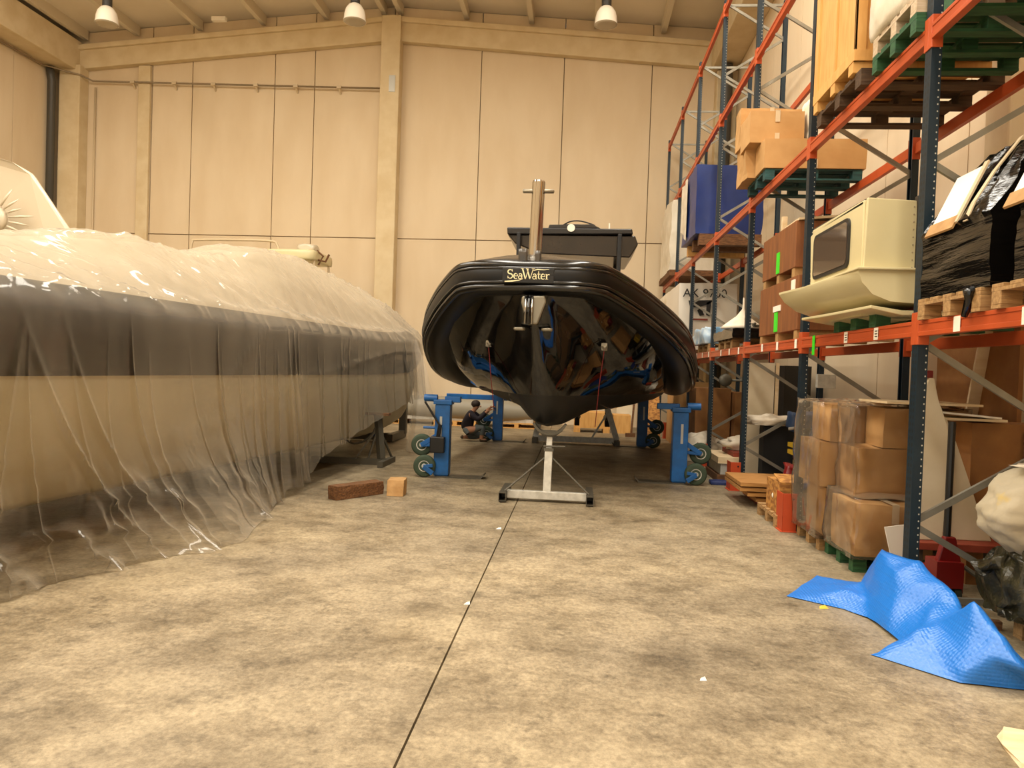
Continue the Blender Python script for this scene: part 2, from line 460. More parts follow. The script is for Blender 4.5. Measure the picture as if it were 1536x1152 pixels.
w = MB()
for a in range(-9, 24, 3):
    w.box(XL - .3, XL, a + .012, a + 3 - .012, 0, 12.0)
w.box(XL - .35, XL - .03, YF, YB, 0, 11.9)
struct(w.build('wall_left', 'wall_paint'), 'beige precast panel wall along the left side', 'wall')
w = MB(); ys = [YF, -7.3, -4.9, -2.6, -.3, 2.04, 4.38, 6.72, 9.06, 11.4, 13.74, 16.1, 18.4, 20.8, YB]
for a, b in zip(ys, ys[1:]): w.box(XR, XR + .3, a + .012, b - .012, 0, 12.0)
w.box(XR + .03, XR + .35, YF, YB, 0, 11.9)
struct(w.build('wall_right', 'wall_paint'), 'beige precast panel wall behind the pallet racking', 'wall')
w = MB()   # street-end wall with its wide open doorway, behind the photographer
w.box(XL, -11.5, YF - .25, YF, 0, 12); w.box(-1.0 + 3.6, XR, YF - .25, YF, 0, 12); w.box(-11.5, 2.6, YF - .25, YF, 6.2, 12.8)
struct(w.build('wall_front', 'wall_paint'), 'beige wall at the street end around the wide open doorway', 'wall')

# roof: closed sheets without openings; skylight lamps are added below them
c = MB(); SKY = [(-2.5, 2.5), (7.0, 12.0)]
def slab(x0, x1, y0, y1):
    c.add([(x0, y0, roof(x0)), (x1, y0, roof(x1)), (x1, y1, roof(x1)), (x0, y1, roof(x0)),
           (x0, y0, roof(x0) + .12), (x1, y0, roof(x1) + .12), (x1, y1, roof(x1) + .12), (x0, y1, roof(x0) + .12)],
          [(3, 2, 1, 0), (4, 5, 6, 7), (0, 1, 5, 4), (1, 2, 6, 5), (2, 3, 7, 6), (3, 0, 4, 7)])
for x0, x1 in ((XL - .3, RX), (RX, XR + .3)): slab(x0, x1, YF, YB + .3)
struct(c.build('ceiling', 'roof_panel'), 'greyish ribbed roof underside sloping from a central ridge', 'ceiling')
for i, x in enumerate((-16.2, -14.46, -12.35, -10.27, -8.22, -6.38, -5.86, -3.79, -1.78, .21, 2.22, 4.0)):
    z = roof(x); p = MB(); p.box(x - .075, x + .075, YF, 22.95, z - .3, z + .01)
    o = p.build('purlin', 'purlin_grey'); struct(o, 'long concrete purlin under the roof', 'purlin')
g = MB()
def gt(x): return 12.42 - .083 * abs(x - RX)
def gb(x): return 11.7 - .085 * abs(x - RX)
for x0, x1 in ((XL + .3, RX), (RX, XR)):
    g.prism([(x0, gb(x0)), (x1, gb(x1)), (x1, gt(x1)), (x0, gt(x0))], 'Y', 22.8, 23.04)
    g.prism([(x0, gt(x0) - .16), (x1, gt(x1) - .16), (x1, gt(x1)), (x0, gt(x0))], 'Y', 22.7, 23.04)
struct(g.build('gable_beam', 'concrete_beam', bevel=.02), 'pale concrete gable beam rising to the central column', 'beam')
for nm, x0, x1, y0, y1, zt, lb in (('pillar', -6.38, -5.78, 22.62, 23.05, 12.4, 'pale concrete column at the middle of the back wall'),
                                ('pillar', -16.85, -16.15, 22.6, 23.05, 10.9, 'pale concrete column in the back left corner'),
                                ('pillar', 3.8, 4.4, 22.6, 23.05, 10.7, 'pale concrete column in the back right corner'),
                                ('pillar', 4.0, 4.4, 7.5, 7.95, 10.7, 'pale concrete column on the right wall behind the black bundle'),
                                ('pillar', -14.4, -14.0, 22.93, 23.05, 11.0, 'narrow raised pilaster on the left of the back wall')):
    p = MB(); p.box(x0, x1, y0, y1, 0, zt); struct(p.build(nm, 'concrete_beam', bevel=.025), lb, 'column')
for x0, x1, lb in ((XL, -16.3, 'concrete gutter beam along the top of the left wall'), (3.65, XR, 'concrete gutter beam along the top of the right wall')):
    p = MB(); p.box(x0, x1, YF, 22.9, 10.75, 11.7); struct(p.build('gutter_beam', 'concrete_beam', bevel=.02), lb, 'beam')
# pipes
def pipe(name, label, pts, r, m, cat='pipe'):
    t = MB(); t.tube(pts, r, 12); return tag(t.build(name, m, smooth=True), label, cat)
pipe('downpipe', 'thick dark grey drainpipe beside the back left column', [(-16.98, 22.45, 0), (-16.98, 22.45, 10.3), (-16.95, 22.3, 10.72)], .115, 'pipe_dark')
pipe('downpipe', 'thick dark grey drainpipe behind the far end of the racking', [(4.05, 22.38, 0), (4.05, 22.38, 10.2), (4.0, 22.2, 10.73)], .16, 'pipe_dark')
pipe('conduit', 'thin pale conduit running down the wall near the left corner', [(-15.88, 22.99, 0), (-15.88, 22.99, 10.3)], .03, 'pipe_light')
wp = thing('wall_pipe', 'thin steel pipe clipped across the left half of the back wall', 'pipe', (-11.2, 22.9, 10.2))
t = MB(); t.tube([(-17.03, 9, 10.62), (-17.03, 22.05, 10.66), (-16.8, 22.2, 10.65), (-16.5, 22.52, 10.62), (-16.1, 22.6, 10.55), (-15.9, 22.88, 10.47), (-6.42, 22.88, 10.25)], .028, 8); t.build('pipe_run', 'steel_pipe', wp, True)
for x in (-14.55, -13.15, -11.85, -10.45, -9.15, -7.75):
    zz = 10.47 - (x + 15.9) * .0232
    b = MB(); b.bar((x, 23.05, zz - .16), (x, 22.86, zz + .02), .05, .04); b.box(x - .07, x + .07, 22.84, 22.9, zz - .04, zz + .05); b.build('pipe_clip', 'pipe_light', wp)
p = MB(); p.box(-6.09, -5.9, 22.6, 22.619, 10.05, 10.55); tag(p.build('wall_plaque', 'chrome_label'), 'small grey plaque high on the central column', 'sign')
p = MB(); p.box(-11.55, -11.1, 22.05, 22.2, 12.0, 12.13); tag(p.build('ceiling_fixture', 'lamp_white', bevel=.015), 'small white fixture on the roof between two purlins at left', 'light fixture')

# high bay lamps
LX = (-12.71, -6.01, .39)
def lamp(x, y, zb, label):
    L = thing('high_bay_lamp', label, 'lamp', (x, y, zb), 'high bay lamps under the roof')
    m = MB(); m.lathe([(.29, 0), (.275, .06), (.265, .18), (.235, .3), (.17, .4), (.1, .45)], (x, y, zb), 28); m.build('reflector', 'lamp_white', L, True, auto=.9)
    m = MB(); m.lathe([(.01, -.03), (.2, -.025), (.285, .0), (.28, .01)], (x, y, zb), 28); m.build('lens', 'lamp_lens', L, True)
    m = MB(); m.lathe([(.09, .44), (.12, .46), (.12, .85), (.09, .9)], (x, y, zb), 18); m.build('ballast_housing', 'lamp_dark', L, True, auto=.6)
    m = MB(); m.tube([(x, y, zb + .88), (x, y, roof(x) - .01)], .025, 8); m.build('hanger', 'lamp_dark', L)
lamp(LX[0], 18.8, 10.4, 'leftmost white bell lamp under the roof, over the wrapped boats')
lamp(LX[1], 18.8, 10.42, 'middle white bell lamp hanging beside the roof ridge')
lamp(LX[2], 18.8, 10.3, 'rightmost white bell lamp under the roof, nearest the racking')

# ------------------------------------------------------------------ black RIB in the middle
def W(u, v, z):
    k = 1 / sqrt(1 + .085 ** 2)
    x = -.55 + (.085 * v + u) * k - .09 * (z - 1.9); y = 8.9 + (v - .085 * u) * k
    return Vector((x, y, z))
rib = thing('inflatable_boat', 'glossy black rigid inflatable boat raised on blue lifting posts', 'boat', (-.1, 13.5, .0))
half = [(0, .25, 2.8), (.4, .26, 2.8), (.68, .33, 2.79), (.84, .5, 2.74), (1.22, 1.1, 2.53), (1.55, 1.75, 2.28), (1.74, 2.4, 2.05), (1.85, 3.3, 1.78), (1.88, 4.6, 1.62), (1.88, 6.5, 1.56), (1.88, 8.6, 1.56)]
hc = catmull(half, 6); hr = [interp([0, 12, 24, 36, 54], [.22, .23, .265, .3, .31], i) for i in range(len(hc))]
path = [Vector((-p.x, p.y, p.z)) for p in reversed(hc[1:])] + hc; rad = list(reversed(hr[1:])) + hr
Pw = [W(*p) for p in path]
t = MB(); t.tube(Pw, rad, 26)
for e, (i0, i1) in ((0, (0, 1)), (-1, (-1, -2))):
    d = (Pw[i0] - Pw[i1]).normalized(); t.tube([Pw[i0], Pw[i0] + d * .35, Pw[i0] + d * .6], [.31, .2, .06], 26)
tube_o = t.build('tube', 'tube_black', rib, True)
def offs(th, k=1.0):
    out = []
    for i, p in enumerate(Pw):
        d = (Pw[min(i + 1, len(Pw) - 1)] - Pw[max(i - 1, 0)]); hz = Vector((d.y, -d.x, 0)).normalized()
        out.append(p + (-hz if False else hz) * cos(th) * rad[i] * k + Vector((0, 0, 1)) * sin(th) * rad[i] * k)
    return out
sgn = 1 if (offs(0)[len(Pw) // 2] - Pw[len(Pw) // 2]).y < 0 else -1
def offs2(th, k=1.0):
    return offs(th, k) if sgn > 0 else [p for p in offs(pi - th, k)]
for th, r in ((.66, .05), (.42, .024), (-.36, .024), (-.66, .052)):
    t = MB(); t.tube(offs2(th, .99), r, 10); t.build('rub_strake', 'strake_black', tube_o, True)
t = MB(); A = offs2(.42, 1.02); B = offs2(-.36, 1.02); Cc = offs2(.03, 1.05); n0 = len(A) // 2
t.grid([[A[i], Cc[i], B[i]] for i in range(len(A))]); t.open = True
t.build('fender_band', 'tube_black', tube_o, True)

st = [(.2, (0, 2.62), (.06, 2.63), (.2, 2.66), (.4, 2.72)), (.3, (0, 2.2), (.08, 2.3), (.3, 2.52), (.55, 2.66)), (.42, (0, 1.72), (.12, 1.9), (.44, 2.42), (.7, 2.6)),
      (.58, (0, 1.25), (.2, 1.5), (.58, 2.28), (.88, 2.54)), (.76, (0, .97), (.28, 1.25), (.72, 2.1), (1.04, 2.44)), (1.05, (0, .92), (.34, 1.16), (.88, 1.9), (1.22, 2.3)),
      (1.5, (0, .9), (.38, 1.12), (1.04, 1.68), (1.42, 2.08)), (2.2, (0, .89), (.4, 1.1), (1.22, 1.46), (1.6, 1.84)), (3.3, (0, .88), (.36, 1.03), (1.36, 1.3), (1.7, 1.6)),
      (5, (0, .87), (.38, 1.0), (1.46, 1.2), (1.76, 1.45)), (9.0, (0, .87), (.38, 1.0), (1.46, 1.2), (1.76, 1.45))]
rings = []
for v, k, a, ch, s in st:
    q = [(s[0], s[1]), ((s[0] + ch[0]) / 2 + .02, (s[1] + ch[1]) / 2 - .03), ch, (ch[0] * .93, ch[1] - .02)]
    for tt in (.25, .5, .75): q.append((ch[0] * .93 + (a[0] - ch[0] * .93) * tt, ch[1] - .02 + (a[1] - ch[1] + .02) * tt - .05 * sin(pi * tt)))
    q += [a, (a[0] * .72, a[1] - (a[1] - k[1]) * .5), (a[0] * .38, k[1] + (a[1] - k[1]) * .12)]
    ring = [W(-x, v, z) for x, z in q] + [W(0, v, k[1])] + [W(x, v, z) for x, z in reversed(q)]
    ring += [W(s[0] * .5, v, s[1] + .1), W(-s[0] * .5, v, s[1] + .1)]
    rings.append(ring)
h = MB(); h.loft(rings); hull = h.build('hull', 'hull_two_tone', rib, True, auto=.75)
for sx in (-1, 1):     # spray rails under the chine
    t = MB(); pts = [W(sx * (s[3][0] * .55), s[0], interp([0, 1], [s[2][1], s[3][1]], .38) - .03) for s in st[4:]]
    t.tube(pts, .022, 6); t.build('spray_rail', 'hull_black', hull, True)
# bow eyes and lifting straps
for sx, ux in ((-1, -.70), (1, .82)):
    e = W(ux, .9, 2.0); e = e + Vector((0, -.06, 0))
    m = MB(); m.soft(e.x - .04, e.x + .04, e.y - .02, e.y + .05, e.z - .045, e.z + .045, 3, .01, 9, .2, 3, flat=False)
    m.tube([e + Vector((-.03, -.03, 0)), e + Vector((0, -.07, -.05)), e + Vector((.03, -.03, 0))], .012, 8)
    m.build('bow_eye', 'stainless_dull', rib)
    m = MB(); m.tube([e + Vector((0, -.05, -.03)), e + Vector((-.05 * sx, -.02, -.5)), e + Vector((-.08 * sx, .1, -1.05 if sx > 0 else -.85))], .0055, 6)
    m.build('tie_strap', 'strap_red', rib)
# stainless bow plate with rods
c0 = W(0, .1, 2.35)
m = MB(); m.prism([(c0.x - .12, 2.56), (c0.x + .16, 2.57), (c0.x + .18, 2.5), (c0.x + .08, 2.22), (c0.x - .05, 2.22), (c0.x - .13, 2.48)], 'Y', c0.y - .02, c0.y + .3)
pl = m.build('bow_plate', 'stainless_dull', rib, bevel=.02)
for dx, rr in ((-.07, .016), (.01, .016), (-.03, .03)):
    m = MB(); m.tube([(c0.x + dx, c0.y - .05, 2.56), (c0.x + dx, c0.y - .07, 2.22)], rr, 10); m.build('rod', 'stainless' if rr < .02 else 'hull_black', pl, True)
for dx in (-.15, .19):
    m = MB(); m.soft(c0.x + dx - .07, c0.x + dx + .07, c0.y + .1, c0.y + .2, 2.15, 2.19, 4, .0, 1, .6); m.build('foot_plate', 'stainless_dull', pl, True)
# deck cover
rows = []
for v, hw, zb, zt in ((.08, .5, 2.9, 2.95), (.22, .72, 2.92, 3.03), (.5, .85, 2.9, 3.12), (.9, 1.0, 2.78, 3.14), (1.5, 1.28, 2.52, 3.0), (2.3, 1.5, 2.25, 2.75), (3.4, 1.62, 1.95, 2.4), (4.6, 1.66, 1.85, 2.2), (5.4, 1.66, 1.8, 1.95)):
    rows.append([W(hw * cos(a), v, zb + (zt - zb) * (sin(a) ** .8 if sin(a) > 0 else 0)) for a in [pi * k / 16 for k in range(17)]])
for i, r in enumerate(rows):
    for j, p in enumerate(r): p.z += .02 * noise.noise(p * 3)
m = MB(); m.grid(rows); m.open = True; m.build('deck_cover', 'deck_cover', rib, True)
# mooring post with crossbar
pb = W(0, .55, 2.9); pt = W(0, .55, 4.04); pt.x = pb.x + .02
post = MB(); post.tube([pb, pt], .082, 20); post.lathe([(.082, 0), (.075, .02), (.02, .03)], pt, 20); po = post.build('mooring_post', 'stainless', rib, True, auto=.6)
m = MB(); z = 3.93; m.tube([(pt.x - .2, pt.y, z), (pt.x - .19, pt.y, z), (pt.x + .19, pt.y, z), (pt.x + .2, pt.y, z)], [.012, .026, .026, .012], 10); m.build('crossbar', 'stainless_dull', po, True)
m = MB(); m.soft(pb.x - .17, pb.x - .06, pb.y - .42, pb.y - .2, 2.93, 3.14, 4, .01, 5, .2, 4); m.soft(pb.x + .03, pb.x + .1, pb.y - .42, pb.y - .2, 2.93, 3.12, 4, .01, 5, .2, 5); m.build('roller_pad', 'deck_cover', rib, True)
# T-top
tt = MB(); y0, y1 = 13.6, 15.4; xc = -.23
tt.prism([(xc - 1.14, 4.13), (xc + 1.14, 4.17), (xc + 1.12, 4.27), (xc - 1.15, 4.26)], 'Y', y0, y1)
top = tt.build('hardtop', 'hardtop_dark', rib, bevel=.02)
m = MB(); m.prism([(xc - 1.14, 4.14), (xc + 1.18, 4.16), (xc + 1.24, 4.0), (xc + 1.1, 3.76), (xc - .55, 3.8), (xc - 1.0, 3.98)], 'Y', y0 + .06, y1 - .1); m.build('hardtop_fascia', 'hardtop_under', top, bevel=.02)
m = MB(); m.prism([(xc - .4, 4.26), (xc + .55, 4.28), (xc + .4, 4.35), (xc - .38, 4.33)], 'Y', y0 + .05, y1 - .3); m.build('roof_hatch', 'hardtop_dark', top, bevel=.01)
m = MB(); m.lathe([(.01, 0), (.07, .0), (.07, .03), (.01, .03)], (xc + .02, y0 - .04, 4.26), 20, 'Y'); m.build('horn', 'lamp_white', top)
m = MB(); m.tube(catmull([(xc - .15, y0 + .3, 4.36), (xc, y0 + .2, 4.42), (xc + .2, y0 + .2, 4.43), (xc + .45, y0 + .25, 4.36), (xc + .15, y0 + .4, 4.4), (xc - .1, y0 + .3, 4.38)], 5), .013, 6); m.build('cable_coil', 'black_matte', top)
m = MB(); m.tube([(xc + .72, y0 + .3, 4.26), (xc + .72, y0 + .3, 4.42)], .014, 6); m.build('antenna_stub', 'lamp_white', top)
for x in (xc - .92, xc + .9):
    for y in (13.52, 15.1):
        m = MB(); m.bar((x, y, 4.15), (x * .98, y + .05, 1.7), .14, .07, (1, 0, 0)); m.build('hardtop_leg', 'black_matte', rib, bevel=.012)
m = MB(); m.soft(xc - .5, xc + .5, 14.2, 15.3, 1.5, 2.75, 6, .0, 1, .12); m.build('console', 'hull_black', rib, True)
for dx in (-.28, .45):     # stern drives
    m = MB(); b = W(dx, 9.2, 1.0); m.bar(b, b + Vector((0, .15, -.62)), .12, .3, (0, 1, 0)); m.tube([b + Vector((0, -.2, -.45)), b + Vector((0, .4, -.45))], [.05, .09], 10); m.bar(b + Vector((0, 0, .4)), b + Vector((0, .2, -.1)), .3, .35); m.build('stern_drive', 'black_matte', rib, bevel=.02)
# bow badge
bi = len(Pw) // 2; bc = offs2(-.03, 1.0)[bi]; by = bc.y - .022
bz = 2.795
bd = MB(); bd.soft(bc.x - .31, bc.x + .31, by - .012, by + .03, bz - .09, bz + .09, 3, 0, 1, 0, flat=False); badge = bd.build('name_badge', 'badge_black', tube_o, bevel=.008)
def stroke(mb, pts, wd, y):
    """flat ribbon through (x,z) points with widths"""
    n = len(pts); wd = wd if isinstance(wd, (list, tuple)) else [wd] * n
    L = []; R = []
    for i in range(n):
        a = Vector(pts[max(i - 1, 0)]); b = Vector(pts[min(i + 1, n - 1)]); d = (b - a).normalized(); nn = Vector((-d.y, d.x)) * wd[i] / 2
        p = Vector(pts[i]); L.append(p + nn); R.append(p - nn)
    mb.prism([(q.x, q.y) for q in L] + [(q.x, q.y) for q in reversed(R)], 'Y', y - .004, y)
def arc(cx, cz, rx, rz, a0, a1, n=10): return [(cx + rx * cos(radians(a0 + (a1 - a0) * k / n)), cz + rz * sin(radians(a0 + (a1 - a0) * k / n))) for k in range(n + 1)]
lg = MB(); X0 = bc.x - .25; Z0 = bz - .042; ly = by - .0125
def at(pts, ox, s=1.0): return [(X0 + (ox + x) * s if False else X0 + ox + x * s, Z0 + z * s) for x, z in pts]
def glyph(ox, s, *sts):
    for pts, wd in sts: stroke(lg, at(pts, ox, s), wd, ly)
serif = lambda x, z, l=.028: ([(x - l / 2, z), (x + l / 2, z)], .005)
# S e a
KX = 1.04
def at(pts, ox, s=1.0): return [(X0 + (ox + x * s) * KX, Z0 + z * s * 1.12) for x, z in pts]
glyph(0, 1, (arc(.032, .075, .026, .022, 30, 270, 10), [.006, .008, .01, .011, .012, .013, .014, .014, .014, .014, .014]), (arc(.032, .029, .028, .025, 90, -150, 10), [.014, .014, .014, .013, .012, .011, .01, .009, .008, .007, .007]), ([(.056, .076), (.056, .1)], .007), ([(.007, .005), (.007, .03)], .007))
EG = (arc(.03, .034, .026, .032, 0, 315, 16), [.006] * 5 + [.013] * 8 + [.008] * 4); EB = ([(.006, .036), (.056, .036)], .006)
AG = (arc(.026, .02, .02, .019, 0, 360, 14), .009); AS = ([(.05, .003), (.05, .048), (.042, .062), (.027, .066), (.01, .056)], [.013, .012, .01, .008, .011]); AT = ([(.048, .004), (.064, .003)], .007)
glyph(.072, .86, EG, EB)
glyph(.124, .86, AG, AS, AT)
glyph(.172, 1.12, ([(.0, .1), (.034, 0)], .015), ([(.034, 0), (.062, .095)], .007), ([(.048, .1), (.08, 0)], .015), ([(.08, 0), (.112, .1)], .007), serif(.0, .1, .032), serif(.05, .1, .03), serif(.112, .1, .034))
glyph(.288, .86, AG, AS, AT)
glyph(.343, .86, ([(.02, .1), (.02, .02), (.028, .005), (.046, .007)], [.008, .013, .01, .006]), ([(.002, .064), (.044, .064)], .007))
glyph(.386, .86, EG, EB)
glyph(.44, .86, ([(.016, .0), (.016, .064)], .014), ([(.018, .045), (.036, .062), (.052, .058)], [.006, .009, .014]), serif(.016, .002, .04), serif(.008, .064, .02))
# swooshes
stroke(lg, [(X0 - .03, Z0 - .034), (X0 + .06, Z0 - .028), (X0 + .14, Z0 - .016), (X0 + .19, Z0 + .0)], [.014, .018, .009, .002], ly)
stroke(lg, [(X0 + .3, Z0 + .1), (X0 + .36, Z0 + .118), (X0 + .43, Z0 + .114), (X0 + .5, Z0 + .12)], [.002, .013, .007, .002], ly)
lg.build('lettering', 'logo_cream', badge)
badge['label'] = 'black badge lettered SeaWater'

# ------------------------------------------------------------------ wrapped boat on the left
SL = .107
def side_pt(s, off, z):
    """s = distance along the side; beyond the shoulder the plan curves round to the bow"""
    S0, HW = 13.6, 1.75
    L = 3.6
    if s <= S0:
        lat, y = 0.0, s
    else:
        a = min((s - S0) / L, 1.0) * pi / 2
        lat, y = HW * (1 - cos(a)), S0 + 3.0 * sin(a)
    tot = lat + off * (1 if s <= S0 else max(0, cos(min((s - S0) / L, 1) * pi / 2)))
    fy = y - (0 if s <= S0 else off * sin(min((s - S0) / L, 1) * pi / 2))
    return Vector((-4.6 + SL * y - tot, fy + SL * tot * .5, z))
S_END = 17.2
boat = thing('covered_boat', 'dark grey tubed boat with a cream hull under clear plastic sheeting', 'boat', (-5.2, 9.0, 0))
ss = [2.2 + .5 * i for i in range(31)]; ss = [s for s in ss if s <= S_END] + [S_END]
def sheer(s): return interp([13, 17.2], [0, .25], s)
t = MB(); t.tube([side_pt(s, .47, 1.82 + sheer(s)) for s in ss], .455, 22)
other = [side_pt(s, .47, 1.82 + sheer(s)) for s in ss]
def mirror(p):
    # reflect across the boat's centre line  X = -4.6+SL*Y-1.75
    n = Vector((1, -SL, 0)).normalized(); o = Vector((-6.35, 0, 0)); d = (p - o).dot(n); return p - 2 * d * n
t.tube([mirror(p) for p in other], .455, 22)
t.build('tube', 'tube_grey', boat, True)
prof = [(.16, 1.5), (.1, 1.36), (.16, .95), (.3, .5), (.6, .38), (1.2, .28), (1.75, .2)]
rings = []
for s in ss:
    k = interp([13.2, 17.2], [0, 1], s)
    r = [side_pt(s, off, z + sheer(s) + k * (1.3 - z) * .55) for off, z in prof]
    rings.append(r + [mirror(p) for p in reversed(r[:-1])])
m = MB(); m.loft(rings); m.build('hull', 'hull_cream', boat, True, auto=.9)
RXS = [2, 6, 7, 7.65, 8.4, 9.3, 10.15, 11.3, 12.5, 13.7, 15.2, 16.4, 17.2]
RZ = [2.3, 2.66, 2.88, 2.96, 2.93, 3.0, 3.25, 3.27, 3.17, 3.08, 2.88, 2.6, 2.4]
rows = []
for s in ss:
    rz = interp(RXS, RZ, s)
    r = [side_pt(s, off, z) for off, z in ((.3, 2.2 + sheer(s)), (.55, 2.3 + (rz - 2.3) * .42), (1.0, rz - .05), (1.75, rz - .02))]
    rows.append(r + [mirror(p) for p in reversed(r[:-1])])
m = MB(); m.grid(rows); m.open = True; m.build('deck_cover', 'cover_white', boat, True)

# the sheet: from the ridge over the gunwale down to the hem, with hanging folds
HS = [2, 4.0, 4.8, 5.6, 6.58, 7.3, 7.9, 8.6, 8.8, 9.23, 9.54, 9.86, 10.6, 12.0, 13.15, 13.6, 13.9, 14.4, 15.4, 15.8, 17.2]
HZ = [.01, .01, .01, .01, .01, .01, .01, .03, .12, .15, .2, .38, .52, .78, .96, 1.03, 1.03, 1.0, 1.05, 1.1, 1.2]
HO = [.2, .2, .2, .42, .85, .62, .42, .2, .16, .12, .1, .1, .09, .09, .09, .08, .08, .08, .08, .08, .08]
random.seed(11)
folds = []
yk = 2.6
while yk < 17.0:
    folds.append((yk, .014 + .03 * random.random() ** 2, .009 + .013 * random.random(), random.uniform(-.3, .2), random.uniform(.0, .5)))
    yk += random.uniform(.15, .6) if yk < 8.6 else (random.uniform(.1, .4) if yk < 11.5 else random.uniform(.3, .8))
for f in ((9.0, .1, .04, .0, .0), (9.14, .13, .025, .02, .0), (9.26, .09, .02, -.03, .0), (6.2, .06, .02, .05, 0), (7.5, .055, .018, .0, 0), (8.3, .05, .018, .1, 0), (13.3, .1, .04, 0, 0), (5.0, .06, .03, .9, .0), (5.4, .05, .03, .75, .1), (5.15, .05, .03, -.5, .1)): folds.append(f)
NV = 34
def sheet_row(s):
    hz = interp(HS, HZ, s); ho = interp(HS, HO, s); rz = interp(RXS, RZ, s); sh = sheer(s)
    pts = []
    top = [(2.6, rz - .1), (1.75, rz + .02), (1.35, rz + .02), (1.0, rz), (.78, 2.3 + (rz - 2.3) * .74), (.55, 2.34 + (rz - 2.3) * .44), (.36, 2.33 + (rz - 2.3) * .2), (.2, 2.31), (.08, 2.24), (-.0, 2.12)]
    for a, b in zip(top, top[1:]):
        for t in (0, .33, .67): pts.append((a[0] + (b[0] - a[0]) * t, a[1] + (b[1] - a[1]) * t + sh * (1 if a[0] < 1 else 0), 0.0))
    pts.append((top[-1][0], top[-1][1] + sh, 0.0))
    for k in range(1, NV + 1):
        q = k / NV; z = 2.12 + sh + (hz - 2.12 - sh) * q
        off = -.03 - ho * (q ** 2.2 if hz > .05 else q ** 3)
        pts.append((off, z, q))
    return pts
N = 1500
P = []
for i in range(N + 1):
    s = 2.2 + (S_END - 2.2) * i / N
    row = []
    for off, z, q in sheet_row(s):
        d = 0
        if off < 1.2 or q > 0:
            w = min(1, q * 2.2) if q > 0 else .0
            if s > 13.7: w *= .5
            for y0, am, wd, sl, st in folds:
                dd = abs(s - y0 - sl * q)
                if dd < wd * 5 and q >= st * .4: d += am * w * exp(-dd / wd * 1.4) * (.5 + .7 * q)
            b = side_pt(s, off, z)
            d += .03 * noise.noise(Vector((s * .8, q * 1.2, 3))) * (.4 + q)
            zc = interp([4.5, 6.2, 7.5, 9.7, 13], [.88, .9, 1.02, 1.5, 1.92], s)     # long slanting crease
            if q > 0: d += .02 * exp(-abs(z - zc) / .018)
            zc2 = .55 + .75 * (s - 6.5)
            if q > 0 and 6.2 < s < 9.2: d += .014 * exp(-abs(z - zc2) / .03)
            # low crumple where the sheet bunches near the floor
            if q > .6 and s < 8.2:
                c = (q - .6) / .4
                rd = 1 - abs(noise.noise(Vector((s * 1.5 - q * 4.2, q * 7 + s * .8, 2)))) * 2
                d += .12 * c * max(0, rd) ** 3 * (1.3 if s < 6.3 else .7)
                z = max(.008, z + .06 * c * noise.noise(Vector((s * 2.2, q * 9, 5))))
        if q == 0 and off < 2:      # taut creases over the deck cover
            cr = 1 - abs(noise.noise(Vector((s * 1.5 + off * 3.2, off * .8 - s * .3, 7)))) * 5
            cr2 = 1 - abs(noise.noise(Vector((s * 2.6 - off * 2.6, off * 1.1 + s * .4, 17)))) * 6
            z += .03 * max(0, cr) + .02 * max(0, cr2) + .014 * noise.noise(Vector((s * 2.5, off * 4, 1)))
        p = side_pt(s, off - d, z)
        if q > .98 and z > .05: p.z += .05 * noise.noise(Vector((s * 2.3, 0, 4)))
        row.append(p)
    P.append(row)
m = MB(); m.grid(P); m.open = True
sheet = m.build('plastic_sheet', 'plastic_sheet', None, True)
tag(sheet, 'clear plastic sheet draped in long folds over the left boat', 'plastic sheet')
# loose tail of film blown off the bow, hanging to the floor
rows = []
for i in range(31):
    u = i / 30; r = []
    for k in range(41):
        q = k / 40; z = 2.15 - q * 2.13
        wd = interp([0, .3, .5, .8, 1], [.12, .34, .44, .46, .56], q); cx = interp([0, .3, .5, 1], [-3.12, -3.0, -2.93, -2.96], q)
        r.append(Vector((cx + (u - .5) * wd, 13.9 + .05 * sin(u * 9 + q * 1.5) * (.4 + q) + .25 * (u - .5) ** 2, z)))
    rows.append(r)
m = MB(); m.grid(rows); m.open = True
tag(m.build('film_tail', 'sheet_clear', None, True), 'loose strip of clear film hanging to the floor behind the near left blue post', 'plastic sheet')

# white wrapped boat behind
wbt = thing('wrapped_boat', 'boat shrink-wrapped in smooth white film at the far left', 'boat', (-8.6, 11, 0))
def ringp(y, k): return [Vector(p) for p in ((-11.5, y, .25), (-11.5, y, 4.6 - k), (-9.8, y, 4.75 - k), (-7.62, y + .1, 4.22 - k), (-7.42, y + .25, 4.1 - k), (-6.86, y + .3, 3.3 - k * .6), (-6.6, y + .3, 1.2), (-6.9, y, .25))]
m = MB(); m.loft([ringp(9.25, 0), [v + Vector((-1.0, 0, 0)) for v in ringp(10.6, .05)], [v + Vector((-2.9, 0, 0)) for v in ringp(13, .5)]]); wr = m.build('shrink_wrap', 'wrap_white', wbt, bevel=.06)
m = MB()
fc = Vector((-7.78, 9.23, 3.42))
for k in range(12):   # pleats gathered round a vent
    a = radians(-25 + k * 17); d = Vector((cos(a), 0, sin(a)))
    a0 = fc + d * .2; a1 = fc + d * (.36 + .05 * (k % 3))
    for q in (a0, a1): q.y = 9.252 + max(0, q.x + 7.62) * .5
    m.tube([a0, (a0 + a1) / 2 + Vector((0, -.008, 0)), a1], [.012, .018, .006], 8)
m.build('pleat', 'wrap_white', wr, True)
m = MB(); m.lathe([(.19, .02), (.15, -.03), (.08, -.05), (.01, -.06)], (fc.x, 9.25, fc.z), 24, 'Y'); m.build('vent_bulge', 'wrap_white', wr, True)
for x, y in ((-10.8, 9.8), (-8.0, 9.8), (-12.5, 12.2), (-10.2, 12.2)):
    m = MB(); m.box(x - .15, x + .15, y - .3, y + .3, 0, .26); m.build('keel_block', 'timber_old', wbt)

